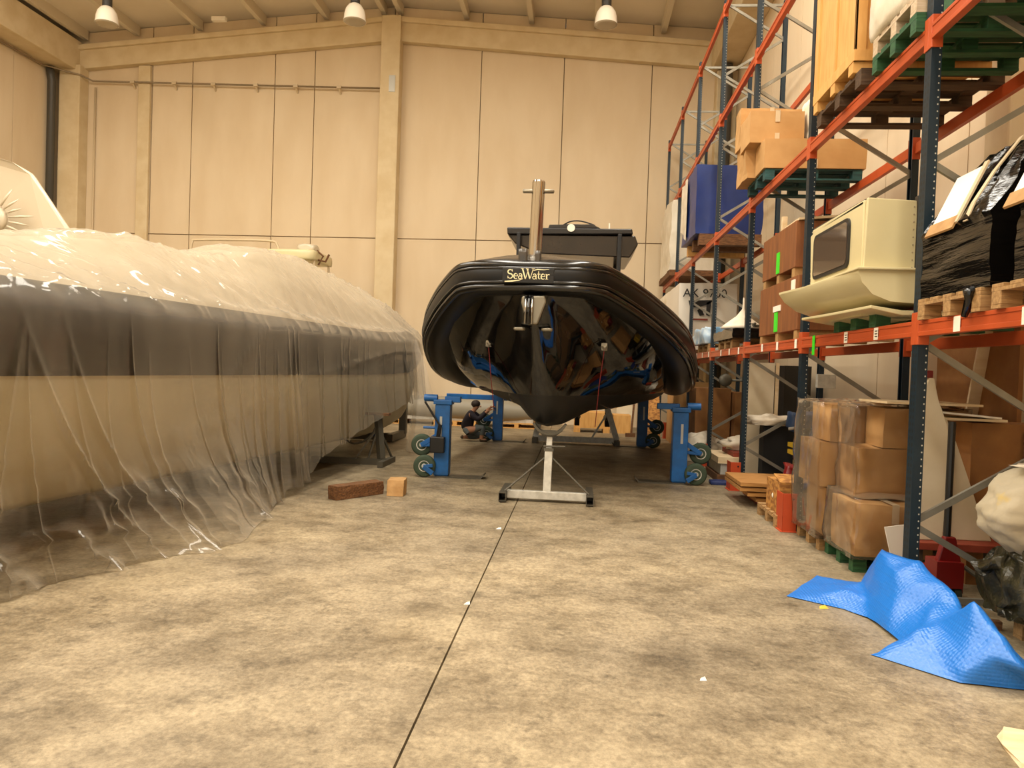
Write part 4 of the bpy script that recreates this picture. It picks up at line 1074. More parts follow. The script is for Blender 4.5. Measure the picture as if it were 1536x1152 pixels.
# --- level D (first beams)
zd = TOPZ['D']
def bundle(label, y0, y1, x0=2.42, seed=1, labely=None):
    t = thing('wrapped_bundle', label, 'wrapped load', ((x0 + 3.5) / 2, (y0 + y1) / 2, zd + .146))
    zz = zd + .146; rows = []
    prof = [(x0, zz), (x0 - .01, zz + .2), (x0, zz + .4), (x0 + .1, zz + .56), (x0 + .24, zz + .8), (x0 + .38, zz + .96), (x0 + .7, zz + 1.02), (3.45, zz + 1.0), (3.5, zz + .5), (3.5, zz)]
    dense = []
    for (xa, za), (xb, zb_) in zip(prof, prof[1:]):
        for q in range(6): dense.append((xa + (xb - xa) * q / 6, za + (zb_ - za) * q / 6))
    dense.append(prof[-1]); NY = 26
    for i in range(NY + 1):
        y = y0 + (y1 - y0) * i / NY; r = []
        for j, (x, z) in enumerate(dense):
            hgt = (z - zz); ins = 0 if hgt < .42 else .08 * (hgt - .42) * (1 if i > NY / 2 else -1) * (abs(i - NY / 2) / (NY / 2))
            w = Vector((x, y - ins, z)); am = .018 if hgt < .42 else .05
            st = noise.noise(Vector((x * 1.5, y * 2, z * 14 + seed))) if hgt < .42 else 1 - 2 * abs(noise.noise(Vector((y * 6 + seed + z * 2, z * 3, x * 3))))
            r.append(w + Vector((-am * st, .012 * noise.noise(w * 7), .5 * am * st if z > zz + .05 else 0)))
        rows.append(r)
    m = MB(); m.loft(rows, closed=True); m.build('black_film', 'black_wrap', t, True, auto=.7)
    if labely:
        a, b_ = labely
        sl = lambda q: (x0 - .05 + .1 + .15 * q, zz + .47 + .33 * q)
        def quad(nm, ya, yb, q0, q1, mt, lift):
            (xa, za), (xb, zb_) = sl(q0), sl(q1); m = MB()
            m.add([(xa - lift, ya, za + lift), (xa - lift, yb, za + lift), (xb - lift, yb, zb_ + lift), (xb - lift, ya, zb_ + lift), (xa - lift + .01, ya, za + lift - .01), (xa - lift + .01, yb, za + lift - .01), (xb - lift + .01, yb, zb_ + lift - .01), (xb - lift + .01, ya, zb_ + lift - .01)],
                  [(0, 1, 2, 3), (7, 6, 5, 4), (0, 4, 5, 1), (1, 5, 6, 2), (2, 6, 7, 3), (3, 7, 4, 0)]); return m.build(nm, mt, t)
        quad('paper_label', a, b_, -.05, .95, 'paper', .045); quad('brown_tape', a - .02, b_ + .02, -.3, -.05, 'timber_pale', .05); quad('brown_tape', a - .05, a, -.2, 1.0, 'tape_beige', .05)
    return t
pallet('pine pallet under the large black bundle on the first beams', 2.4, 3.55, 4.72, 5.55, zd)
bt = bundle('large black film-wrapped bundle beside the near upright', 4.66, 5.55, labely=(5.08, 5.42))
m = MB(); pts = [(2.395, 4.93, zd + .58), (2.44, 4.93, zd + .7), (2.56, 4.94, zd + .9), (2.72, 4.95, zd + 1.12)]
for a, b_ in zip(pts, pts[1:]): m.bar(a, b_, .05, .008, (1, 0, 0))
m.build('strap', 'tape_beige', bt)
m = MB(); m.tube([(2.37, 4.8, zd + .14), (2.4, 4.84, zd + .08), (2.4, 4.9, zd - .02)], [.035, .03, .02], 8); m.build('film_tail', 'black_wrap', bt, True)
pallet('pine pallet at the right picture edge on the first beams', 2.4, 3.55, 3.75, 4.6, zd)
bundle('black film-wrapped bundle cut by the right picture edge', 3.6, 4.4, x0=2.42, seed=5, labely=(3.98, 4.46))

# cream cabin moulding
cab = thing('boat_cabin', 'cream moulded boat cabin with dark tinted window on the first beams', 'boat cabin', (2.8, 7.0, zd + .146))
pallet('green pallet under the cream boat cabin', 2.42, 3.5, 6.35, 7.35, zd, 'pallet_green')
# house: aisle side wall with window, near end wall
xw = 2.23
zs = zd + .43       # sill level
wall = [(6.15, zs), (7.62, zs), (7.72, zs + .52), (7.3, zs + .62), (6.12, zs + .55)]
m = MB(); m.prism([(6.18, zs), (7.5, zs - .02), (7.56, zs + .52), (7.42, zs + .55), (6.2, zs + .57)], 'X', xw, xw + .04); hw = m.build('side_wall', 'cabin_cream', cab, bevel=.012)
def rrect(y0, y1, z0, z1, r, sk=0):
    out = []
    for cy_, cz_, a0 in ((y1 - r, z0 + r, -90), (y1 - r, z1 - r, 0), (y0 + r, z1 - r, 90), (y0 + r, z0 + r, 180)):
        for k in range(6):
            a = radians(a0 + 90 * k / 5); out.append((cy_ + r * cos(a), cz_ + r * sin(a) + (cy_ - y0) * sk))
    return out
m = MB(); m.prism(rrect(6.46, 7.4, zs + .07, zs + .49, .07), 'X', xw - .016, xw); m.build('window_seal', 'cabin_seal', hw)
m = MB(); m.prism(rrect(6.5, 7.36, zs + .1, zs + .46, .05), 'X', xw - .022, xw - .01); m.build('window_glass', 'cabin_glass', hw)
m = MB(); m.prism([(xw, zs), (2.66, zs), (2.62, zs + .56), (xw + .015, zs + .58)], 'Y', 6.15, 6.19); ew = m.build('end_wall', 'cabin_cream', cab, bevel=.008)
for q in range(9):
    m = MB(); m.lathe([(.006, 0), (.006, -.004), (.001, -.005)], (2.6, 6.15, zs + .03 + q * .06), 8, 'Y'); m.build('rivet', 'lamp_lens', ew)
m = MB(); m.box(2.62, 2.66, 6.13, 6.2, zs, zs + .6); m.build('edge_trim', 'cabin_seal', cab, bevel=.01)
m = MB(); m.box(xw, 2.64, 6.2, 7.5, zs + .53, zs + .57); m.build('roof', 'cabin_cream', cab, bevel=.01)
# lower flared moulding
def flare(y, k):
    L = Vector
    return [L((xw - .05 - k, y, zs)), L((xw - .05 - k, y, zs - .02)), L((xw - .02 - k * .8, y, zs - .1)), L((xw + .06 - k * .5, y, zs - .19)), L((xw + .2 - k * .3, y, zs - .245)), L((xw + .5, y, zs - .26)), L((2.86, y, zs - .26)), L((2.86, y, zs))]
m = MB(); m.loft([flare(6.1, 0), flare(6.6, .02), flare(7.3, .06), flare(7.9, .14)]); m.build('lower_moulding', 'cabin_cream', cab, True, auto=.55)
m = MB(); m.prism([(xw - .07, zs + .0), (2.88, zs + .0), (2.88, zs + .018), (xw - .07, zs + .018)], 'Y', 6.07, 8.0); m.build('gunwale_lip', 'cabin_cream', cab, bevel=.005)
m = MB(); m.loft([[Vector((x, y, z)) for x, z in ((xw + .06 - k, zs - .3), (xw + .3, zs - .35), (2.84, zs - .34), (2.84, zs - .31), (xw + .3, zs - .31), (xw + .06 - k, zs - .275))] for y, k in ((6.12, .0), (7.0, .04), (7.6, .1))]); m.build('bottom_flange', 'cabin_cream', cab, bevel=.006)
m = MB(); m.box(2.36, 2.8, 6.5, 7.3, zd + .146, zs - .33); m.build('support', 'cabin_cream', cab)
m = MB(); m.soft(2.75, 3.5, 6.3, 7.6, zd + .146, zd + .8, 3, 0, 1, 0); tag(m.build('red_panel_box', 'red_wood'), 'dark red wooden box behind the cream boat cabin', 'box')

def crate2(label, y0, y1, z0, z1, extra, grp='brown plywood crates'):
    t = thing('plywood_crate', label, 'crate', (2.95, (y0 + y1) / 2, z0), grp)
    m = MB(); m.box(2.43, 3.5, y0, y1, z0 + .1, z1); m.build('crate_body', 'plywood_red', t, bevel=.006)
    for yy in (y0 + .03, (y0 + y1) / 2 - .06, y1 - .15):
        m = MB(); m.box(2.44, 3.5, yy, yy + .12, z0, z0 + .1); m.build('skid', 'timber_pale', t)
    return t
c1 = crate2('lower brown plywood crate of the pair on the first beams', 8.6, 10.35, zd, zd + .72, 0)
m = MB(); m.box(2.42, 2.43, 9.42, 9.56, zd + .12, zd + .36); m.build('green_tape', 'tape_green', c1)
m = MB(); m.box(2.418, 2.43, 9.3, 9.62, zd + .37, zd + .44); m.build('paper_label', 'paper', c1)
m = MB(); m.box(2.42, 2.43, 8.72, 8.86, zd + .56, zd + .68); m.build('paper_label', 'paper', c1)
c2 = crate2('upper brown plywood crate with open lid, on the lower crate', 8.78, 10.28, zd + .725, zd + 1.36, 1)
m = MB(); m.box(2.42, 2.43, 9.44, 9.56, zd + .84, zd + 1.1); m.build('green_tape', 'tape_green', c2)
m = MB(); m.add([(2.45, 8.75, zd + 1.36), (2.45, 9.35, zd + 1.36), (3.4, 9.35, zd + 1.44), (3.4, 8.75, zd + 1.44), (2.45, 8.75, zd + 1.385), (2.45, 9.35, zd + 1.385), (3.4, 9.35, zd + 1.465), (3.4, 8.75, zd + 1.465)], [(3, 2, 1, 0), (4, 5, 6, 7), (0, 1, 5, 4), (1, 2, 6, 5), (2, 3, 7, 6), (3, 0, 4, 7)]); m.build('lid', 'plywood_pale', c2)
m = MB(); m.box(2.46, 2.52, 9.5, 9.56, zd + 1.36, zd + 1.55); m.build('corner_post', 'plywood_pale', c2)

pallet('brown pallet under the dark tray of fittings on the first beams', 2.42, 3.5, 12.05, 13.2, zd, 'pallet_wood')
tr = thing('fittings_tray', 'black tray heaped with fittings on a pallet of the first beams', 'tray', (2.9, 12.6, zd + .146))
m = MB(); m.soft(2.36, 3.5, 11.75, 13.35, zd + .146, zd + .3, 8, .03, 4, .02, 3); m.build('tray', 'black_wrap', tr, True, auto=.7)
m = MB()
for q in range(12):
    m.tube([(2.5 + random.random() * .8, 11.9 + random.random() * 1.2, zd + .3 + random.random() * .1) for _ in range(3)], .02, 6)
m.build('fittings', 'galv_dark', tr)
m = MB(); m.lathe([(.34, 0), (.3, .05), (.1, .2), (.02, .32), (.012, .5)], (2.62, 12.3, zd + .32), 14); m.v = [v + Vector((.02 * noise.noise(v * 4), 0, 0)) for v in m.v]
tag(m.build('cloth_cone', 'cloth_white', None, True), 'pale cloth cone lying on the black fittings tray', 'cloth')
pallet('brown pallet under the pale blue bag on the first beams', 2.42, 3.5, 14.2, 15.4, zd, 'pallet_wood')
m = MB(); m.soft(2.33, 3.4, 14.2, 15.6, zd + .146, zd + .46, 12, .06, 2.6, .2, 5); tag(m.build('plastic_bag', 'bag_blue', None, True), 'pale blue and white plastic bag on the far first beams', 'bag')
sg = thing('wrapped_load', 'white film-wrapped load with black lettering on the far first beams', 'wrapped load', (2.85, 18, zd))
m = MB(); m.soft(2.22, 3.5, 17.05, 19.5, zd + .12, zd + 1.62, 8, .02, 2, .02, 9); m.build('film_body', 'sign_white', sg, True, auto=.7)
m = MB(); m.box(2.3, 3.5, 17.05, 19.5, zd, zd + .12); m.build('deck', 'timber_old', sg)
lt = text_mb('AK 9700', .27); lt.xf(face_cam(2.78, 17.0, 3.42)); lt.build('lettering', 'ink', sg)
m = MB()
for pl_ in ([(2.42, 3.34), (3.0, 3.36), (2.86, 3.26), (2.66, 3.2), (2.46, 3.18)], [(2.62, 3.12), (2.7, 3.2), (2.78, 3.02), (2.68, 3.0)], [(2.82, 3.3), (2.92, 3.34), (2.9, 3.0), (2.82, 3.02)], [(2.96, 3.3), (3.04, 3.34), (3.0, 3.0), (2.94, 3.0)]):
    m.prism(pl_, 'Y', 16.99, 17.0)
m.build('graphic', 'ink', sg)
m = MB(); m.prism([(2.52, 2.9), (2.86, 2.9), (2.86, 2.94), (2.52, 2.94)], 'Y', 16.99, 17.0); m.build('graphic_line', 'red_wood', sg)
m = MB(); m.soft(2.3, 3.5, 19.9, 22.2, zd, zd + 1.7, 8, .03, 2, .03, 12); tag(m.build('wrapped_load', 'sack_white', None, True), 'plain pale wrapped load at the very end of the first beams', 'wrapped load')

# --- floor level
pallet('pine pallet under the left stack of film-wrapped cartons', 2.42, 3.5, 7.5, 8.25, 0, 'pallet_wood')
pallet('green pallet under the nearest film-wrapped cartons', 2.46, 3.55, 6.72, 7.46, 0, 'pallet_green')
G = 'film-wrapped cartons on the floor'
carton('tall film-wrapped carton at the lower left of the stack', 2.46, 2.86, 7.52, 8.1, .146, .62, 'carton', G, False, .012, 11)
carton('film-wrapped carton in the middle of the stack, left of centre', 2.4, 2.84, 7.5, 8.2, .63, 1.07, 'carton', G, False, .012, 12)
carton('topmost film-wrapped carton at the left of the stack', 2.46, 2.82, 7.45, 8.0, 1.075, 1.44, 'carton', G, False, .014, 13, rnd=.08)
carton('big carton at the front bottom of the film-wrapped stack', 2.46, 3.12, 6.7, 7.3, .146, .6, 'carton', G, True, .014, 14)
carton('carton in the middle row of the wrapped stack, right half', 2.56, 3.4, 7.0, 7.48, .61, 1.07, 'carton', G, False, .012, 15)
carton('topmost carton at the right of the film-wrapped stack', 2.78, 3.5, 7.0, 7.5, 1.075, 1.44, 'carton', G, True, .012, 16)
def wrapfilm(label, x0, x1, y0, y1, z0, z1, sd):
    m = MB(); m.soft(x0, x1, y0, y1, z0, z1, 16, .03, 3.5, .06, sd); tag(m.build('stretch_wrap', 'stretch_film', None, True), label, 'plastic film')
wrapfilm('clear film round the left carton stack', 2.37, 2.9, 7.42, 8.28, .13, 1.47, 21)
wrapfilm('clear film round the right upper cartons', 2.52, 3.52, 6.94, 7.42 + .0, .62, 1.47, 22)
wrapfilm('clear film round the front bottom carton', 2.42, 3.16, 6.64, 7.4, .13, .66, 23)
m = MB(); m.box(2.7, 3.5, 6.75, 7.4, 1.485, 1.505); m.xf(Matrix.Translation((0, 0, 0))); tag(m.build('cream_board', 'plywood_pale'), 'cream board lying on top of the film-wrapped cartons', 'board')

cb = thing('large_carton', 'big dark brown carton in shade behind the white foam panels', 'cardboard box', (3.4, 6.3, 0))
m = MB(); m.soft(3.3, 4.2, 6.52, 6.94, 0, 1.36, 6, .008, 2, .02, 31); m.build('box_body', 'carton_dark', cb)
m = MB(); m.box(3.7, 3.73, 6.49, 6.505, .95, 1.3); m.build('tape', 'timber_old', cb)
m = MB(); m.box(2.98, 3.54, 6.45, 6.9, 1.375, 1.395); m.build('board', 'plywood_pale', None, world=True); bo = bpy.data.objects['board']; tag(bo, 'thin cream board resting on the big dark brown carton', 'board')
m = MB(); m.add([(3.02, 6.46, 1.43), (3.5, 6.46, 1.398), (3.5, 6.8, 1.398), (3.02, 6.8, 1.43), (3.02, 6.46, 1.445), (3.5, 6.46, 1.413), (3.5, 6.8, 1.413), (3.02, 6.8, 1.445)], [(3, 2, 1, 0), (4, 5, 6, 7), (0, 1, 5, 4), (1, 2, 6, 5), (2, 3, 7, 6), (3, 0, 4, 7)]); tag(m.build('thin_board', 'paper'), 'thin white slat lying on the cream board, right of the near upright', 'board')

# triangular foam panels standing behind the near frame
def fin(label, pts, y0, y1, mt='panel_foam'):
    m = MB(); m.prism(pts, 'Y', y0, y1)
    return tag(m.build('foam_panel', mt, None, bevel=.008), label, 'panel', 'tapered white panels')
fin('tall tapered white panel standing behind the near upright', [(2.74, .4), (3.0, .4), (3.04, 1.1), (3.0, 1.34), (2.92, 1.55), (2.88, 1.72), (2.84, 1.72), (2.78, 1.55)], 6.3, 6.35)
fin('wide sloping white panel standing right of the tapered panel', [(2.8, .4), (3.42, .4), (3.32, .62), (3.2, .95), (3.1, 1.22), (3.02, 1.4), (2.86, 1.4)], 6.37, 6.41)
m = MB(); m.soft(2.81, 2.87, 6.3, 6.35, 1.72, 1.78, 3, 0, 1, .3); tag(m.build('bottle_cap', 'red_paint'), 'small red cap on the tip of the tapered panel', 'cap')
m = MB(); m.box(2.72, 3.5, 6.2, 6.48, .34, .4)
tb = thing('panel_trolley', 'low red-edged trolley carrying the white panels', 'trolley', (3.1, 6.34, 0))
m.build('deck', 'red_wood', tb, bevel=.005)
for x in (2.78, 3.4):
    m = MB(); m.box(x, x + .05, 6.25, 6.45, .12, .34); m.build('leg', 'galv_dark', tb)
    m = MB(); m.lathe([(.03, -.015), (.06, -.015), (.06, .015), (.03, .015)], (x + .025, 6.35, .06), 14, 'X'); m.build('caster', 'rubber', tb)
m = MB(); m.add([(2.66, 6.28, .0), (2.84, 6.3, .0), (2.82, 6.34, .42), (2.52, 6.24, .5), (2.74, 6.28, .53)], [(0, 1, 2, 4), (0, 4, 3)]); m.open = True
tag(m.build('torn_flap', 'paper', None, solid=.006), 'torn white cardboard flap beside the near upright foot', 'cardboard')

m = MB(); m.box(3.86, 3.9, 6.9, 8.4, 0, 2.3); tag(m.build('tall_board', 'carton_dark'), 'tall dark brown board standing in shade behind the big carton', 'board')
m = MB(); m.bar((3.8, 7.9, 0), (3.82, 7.3, 2.4), .03, .12, (1, 0, 0)); tag(m.build('leaning_batten', 'plywood_pale'), 'pale slat leaning on the tall dark board', 'batten')
# pallet jack
pj = thing('pallet_jack', 'red hand pallet jack with tall black handle behind the near upright', 'pallet jack', (2.86, 5.95, 0))
jx, jy = 2.84, 5.92
m = MB(); m.soft(jx - .1, jx + .1, jy - .1, jy + .1, .14, .34, 4, 0, 1, .12, flat=False); m.build('pump_body', 'red_paint', pj, True, auto=.6)
m = MB(); m.prism([(jx - .2, .05), (jx + .2, .05), (jx + .2, .16), (jx + .1, .27), (jx - .1, .27), (jx - .2, .16)], 'Y', jy + .1, jy + .16); m.build('frame', 'red_paint', pj, bevel=.01)
for s in (-.13, .13):
    m = MB(); m.box(jx + s - .07, jx + s + .07, jy + .16, jy + .24, .04, .2); m.build('fork', 'red_paint', pj, bevel=.01)
m = MB(); m.tube([(jx, jy - .02, .4), (jx + .02, jy + .02, 1.39)], .026, 10); hd = m.build('handle', 'hydraulic_black', pj, True, auto=.5)
m = MB(); m.prism([(jx - .09, .28), (jx + .11, .28), (jx + .05, .52), (jx - .03, .52)], 'Y', jy - .06, jy); m.build('handle_yoke', 'red_paint', pj, bevel=.01)
for s in (-.07, .07):
    m = MB(); m.lathe([(.03, -.025), (.09, -.025), (.09, .025), (.03, .025)], (jx + s, jy, .09), 18, 'X'); m.build('wheel', 'rubber', pj, True, auto=.5)
m = MB(); m.tube([(jx + .12, jy - .05, .3), (jx + .26, jy - .12, .2)], .018, 8); m.build('pedal', 'galv_dark', pj)

# near right corner: pallet, dark sheeting, sack
pallet('old pallet on the floor at the right picture edge', 2.98, 4.1, 4.6, 5.25, 0, 'pallet_wood')
m = MB(); m.soft(2.8, 3.9, 4.62, 5.36, .17, .62, 34, .1, 4.5, .3, 5, flat=False); m.v = [Vector((v.x, v.y, max(v.z, .148))) for v in m.v]
tag(m.build('dark_sheeting', 'dark_sheet', None, False), 'crumpled dark plastic sheeting heaped on the old pallet at right', 'plastic sheet')
m = MB(); m.blob((3.26, 5.05, .86), (.62, .34, .33), 40, .13, 1.9, 4, .5)
sk = m.build('stuffed_sack', 'sack_stained', None, True); tag(sk, 'bulging white sack with yellow stains lying on the dark sheeting', 'sack')
m = MB(); m.blob((3.3, 5.05, 1.13), (.4, .22, .07), 16, .45, 3.5, 7); m.build('folded_top', 'cloth_white', sk, True)
m = MB(); m.bar((2.55, 5.42, .03), (2.96, 5.36, .03), .06, .06); tag(m.build('floor_batten', 'timber_old'), 'short brown batten on the floor beside the red pallet jack', 'timber')

# bay with lumber, osb box, machine
for i, (z, y0, x0, mt, lb) in enumerate(((0.0, 9.9, 2.42, 'red_wood', 'dark red board at the bottom of the lumber pile'), (.075, 9.75, 2.34, 'lumber', 'pale plank low in the lumber pile, sticking out least'), (.15, 9.7, 2.22, 'lumber', 'plank in the middle of the lumber pile'), (.215, 9.68, 2.12, 'lumber', 'plank near the top of the lumber pile, longest to the aisle'), (.28, 9.66, 2.12, 'lumber', 'topmost plank of the lumber pile'))):
    m = MB(); m.box(x0, 3.5, y0, y0 + 1.0, z, z + .05); m.xf(Matrix.Translation((0, 0, 0)))
    tag(m.build('plank', mt, None, bevel=.004), lb, 'plank', 'lumber pile planks')
    if i < 4:
        m = MB(); m.box(x0 + .4, x0 + .48, y0, y0 + .95, z + .05, z + .075 if i < 2 else z + .065); tag(m.build('spacer_batten', 'timber_old'), 'thin spacer batten between the planks of the lumber pile, ' + ('bottom gap', 'second gap up', 'third gap up', 'top gap')[i], 'batten', 'lumber pile battens')
pallet('small pallet under the chipboard box', 2.26, 3.2, 8.5, 9.35, 0, 'pallet_wood')
ob = thing('chipboard_box', 'chipboard box with white stain on the small pallet by the lumber', 'box', (2.6, 8.9, .146))
m = MB(); m.box(2.3, 2.9, 8.52, 9.1, .146, .5); m.build('box_body', 'osb', ob)
m = MB(); m.add([(2.3, 8.52, .5), (2.9, 8.52, .5), (2.9, 8.8, .56), (2.3, 8.8, .56), (2.3, 8.52, .512), (2.9, 8.52, .512), (2.9, 8.8, .572), (2.3, 8.8, .572)], [(3, 2, 1, 0), (4, 5, 6, 7), (0, 1, 5, 4), (1, 2, 6, 5), (2, 3, 7, 6), (3, 0, 4, 7)]); m.build('lid', 'osb', ob)
m = MB(); m.lathe([(.01, 0), (.03, 0), (.02, -.004), (.001, -.005)], (2.294, 8.8, .32), 10, 'X'); m.build('white_stain', 'paper', ob)
m = MB(); m.soft(2.5, 2.75, 8.95, 9.2, .5, .64, 5, .05, 6, .2, 3); tag(m.build('red_rag', 'red_paint', None, True), 'red rag bunched on the chipboard box', 'cloth')
m = MB(); m.box(2.79, 3.23, 11.34, 11.6, 0.0, .96); tag(m.build('black_cabinet', 'black_panel', None, bevel=.01), 'matte black cabinet behind the lumber pile', 'cabinet')
m = MB(); m.blob((2.9, 11.45, 1.02), (.36, .16, .1), 14, .5, 2.2, 3, .962); tag(m.build('white_bag', 'cloth_white', None, True), 'crumpled white bag lying on the black cabinet', 'bag')
mc = thing('machine', 'dark machine with handwheel and yellow parts behind the second upright', 'machine', (3.35, 10.9, 0))
m = MB(); m.soft(3.2, 3.6, 10.75, 11.1, 0, .6, 5, .04, 5, .1, 2); m.build('machine_base', 'mach_dark', mc)
m = MB(); m.soft(3.05, 3.6, 10.7, 11.1, .95, 1.2, 8, .06, 4, .2, 4, flat=False); m.build('blue_cover', 'mach_blue', mc, True)
m = MB(); m.box(3.05, 3.5, 10.72, 11.0, .6, .66); m.box(3.05, 3.5, 10.72, 11.0, .7, .76); m.build('yellow_rail', 'mach_yellow', mc)
c = (3.25, 10.68, .86); m = MB(); m.tube([(c[0] + .12 * cos(a), c[1], c[2] + .12 * sin(a)) for a in [2 * pi * k / 24 for k in range(25)]], .015, 8)
for k in range(5): a = 2 * pi * k / 5; m.tube([c, (c[0] + .12 * cos(a), c[1], c[2] + .12 * sin(a))], .01, 6)
m.build('handwheel', 'mach_dark', mc, True)
m = MB(); m.bar((3.4, 10.9, .55), (3.4, 10.9, 1.0), .08, .08, (0, 1, 0)); m.build('column_post', 'mach_dark', mc)
m = MB(); m.tube([(3.0, 10.8, .96), (3.3, 10.8, 1.02)], .02, 8); m.build('lever', 'galv', mc)

m = MB(); m.box(2.56, 3.02, 11.75, 11.78, .0, 1.9); m.xf(Matrix.Identity(4)); tag(m.build('beige_sheet', 'panel_foam'), 'tall beige sheet standing upright left of the black cabinet', 'panel')
m = MB(); m.box(3.04, 3.09, 11.75, 11.79, 0, 1.9); tag(m.build('pale_batten', 'plywood_pale'), 'tall pale batten leaning beside the beige sheet', 'batten')
# flat wrapped sheets on the floor
fs = thing('sheet_stack', 'film-wrapped stack of flat sheets with blue corner foam on the floor', 'sheet stack', (2.8, 12.9, 0))
m = MB(); m.box(2.3, 3.5, 11.95, 13.0, .12, .3); m.build('lower_pack', 'galv', fs, bevel=.006)
m = MB(); m.box(2.25, 3.5, 11.93, 13.0, .0, .12); m.build('base_board', 'timber_old', fs)
m = MB(); m.box(2.25, 3.5, 11.9, 13.02, .3, .4); m.build('top_sheet', 'plywood_pale', fs)
for x in (2.45, 2.85):
    m = MB(); m.box(x, x + .09, 11.93, 11.95, .14, .27); m.build('corner_foam', 'blue_foam', fs)
m = MB(); m.soft(2.1, 2.75, 11.6, 11.85, 0, .05, 5, .01, 5, .1, 3); tag(m.build('folded_tarp', 'navy', None, True), 'folded navy tarp on the floor before the sheet stack', 'tarp')
m = MB(); m.box(2.5, 3.5, 12.0, 12.9, .4, .47); tag(m.build('red_board', 'red_wood'), 'dark red board lying on the stack of flat sheets', 'board')
m = MB(); m.blob((2.95, 12.5, .56), (.5, .3, .16), 16, .3, 2.6, 3, .475); tag(m.build('white_dust_sheet', 'cloth_white', None, True), 'rumpled white dust sheet on the red board', 'cloth')
m = MB(); m.blob((2.45, 14.8, .2), (.48, .48, .32), 18, .3, 2.6, 9, .004); tag(m.build('white_dust_sheet', 'cloth_white', None, True), 'heap of white cloth on the floor behind the near right blue post', 'cloth')
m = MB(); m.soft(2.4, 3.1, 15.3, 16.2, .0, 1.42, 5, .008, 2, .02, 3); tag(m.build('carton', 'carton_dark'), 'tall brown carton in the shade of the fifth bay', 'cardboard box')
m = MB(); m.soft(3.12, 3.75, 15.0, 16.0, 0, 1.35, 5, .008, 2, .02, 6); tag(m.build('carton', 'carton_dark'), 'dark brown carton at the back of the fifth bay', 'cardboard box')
m = MB(); m.soft(2.3, 3.2, 18.0, 19.2, 0, 1.5, 5, .008, 2, .02, 6); tag(m.build('carton', 'carton'), 'brown carton farthest down the racking floor', 'cardboard box')
m = MB(); m.soft(3.64, 4.1, 13.5, 14.8, 0, 1.9, 4, .008, 2, .02, 7); tag(m.build('dark_cabinet', 'mach_dark'), 'dark cabinet in deep shade behind the beige sheet', 'cabinet')
m = MB(); m.lathe([(.01, -.05), (.1, -.05), (.12, 0), (.1, .05), (.01, .05)], (2.7, 13.9, 1.6), 18, 'Y'); m.tube([(2.8, 13.9, 1.6), (3.52, 13.98, 1.6)], .02, 8); tag(m.build('round_lamp', 'galv_dark', None, True), 'round grey work lamp on an arm in the shade of the fourth bay', 'lamp')
ex = thing('junction_box', 'grey metal box on the back upright of the third frame', 'box', (3.6, 11.2, 1.6))
m = MB(); m.box(3.46, 3.72, 11.1, 11.19, 1.55, 1.75); m.build('box_body', 'galv', ex, bevel=.005)

# ------------------------------------------------------------------ things along the back wall
g = thing('grey_inflatable', 'grey inflatable boat tube lying on pallets by the back wall', 'boat', (-3, 21, .1))
m = MB(); m.tube(catmull([(-6.5, 21.3, .48), (-5, 21.1, .5), (-3, 21, .5), (-1.8, 21, .46), (-1.0, 21.1, .42), (-.7, 21.15, .4)], 5), [.32] * 14 + [.3, .28, .26, .24, .22, .2, .17, .14, .1, .08, .06, .04], 18); m.build('tube', 'grey_rib', g, True)
m = MB(); m.box(-6.3, -1.2, 20.9, 22.0, .147, .25); m.build('floor_board', 'galv', g)
pallet('pallet at the back wall under the left end of the grey tube', -6.2, -4.9, 20.75, 21.9, 0, 'crate_pine', nm='pallet')
pallet('pallet at the back wall seen between the far left post and the person', -4.0, -2.8, 20.75, 21.9, 0, 'crate_pine', nm='pallet')
pallet('pallet at the back wall right of the person', -2.3, -1.0, 20.75, 21.9, 0, 'crate_pine', nm='pallet')
wc = thing('pine_crate', 'low pale pine crate by the back wall under the black boat', 'crate', (.5, 21, 0))
m = MB(); m.box(-.05, .95, 20.4, 21.4, .12, .55); m.build('crate_body', 'crate_pine', wc)
for x in (-.05, .75):
    m = MB(); m.box(x, x + .18, 20.38, 21.4, 0, .12); m.build('skid', 'crate_pine', wc)
m = MB(); m.box(1.02, 1.5, 20.5, 21.3, 0, .5); tag(m.build('pine_box', 'crate_pine'), 'small pine box beside the low crate at the back wall', 'box')
m = MB(); m.prism([(20.0, 0), (20.06, 0), (20.36, 1.75), (20.3, 1.75)], 'X', 1.05 + .0, 1.5); m.v = [Vector((v.x + .1, v.y + 1.4, v.z)) for v in m.v]; tag(m.build('leaning_sheet', 'panel_foam'), 'white panel leaning at the back wall under the boat side', 'panel')
m = MB(); m.bar((1.45, 19.6, .0), (1.56, 19.9, 1.5), .09, .05, (1, 0, 0)); m.bar((1.3, 19.55, .05), (1.56, 19.55, .05), .1, .1); tag(m.build('dark_prop', 'timber_old'), 'dark timber prop with a foot standing before the leaning panels', 'prop')
m = MB(); m.prism([(18.6, 0), (18.65, 0), (19.3, 1.2), (19.25, 1.2)], 'X', 1.62, 2.1); tag(m.build('osb_panel', 'osb'), 'chipboard panel leaning left of the far right blue post', 'panel')

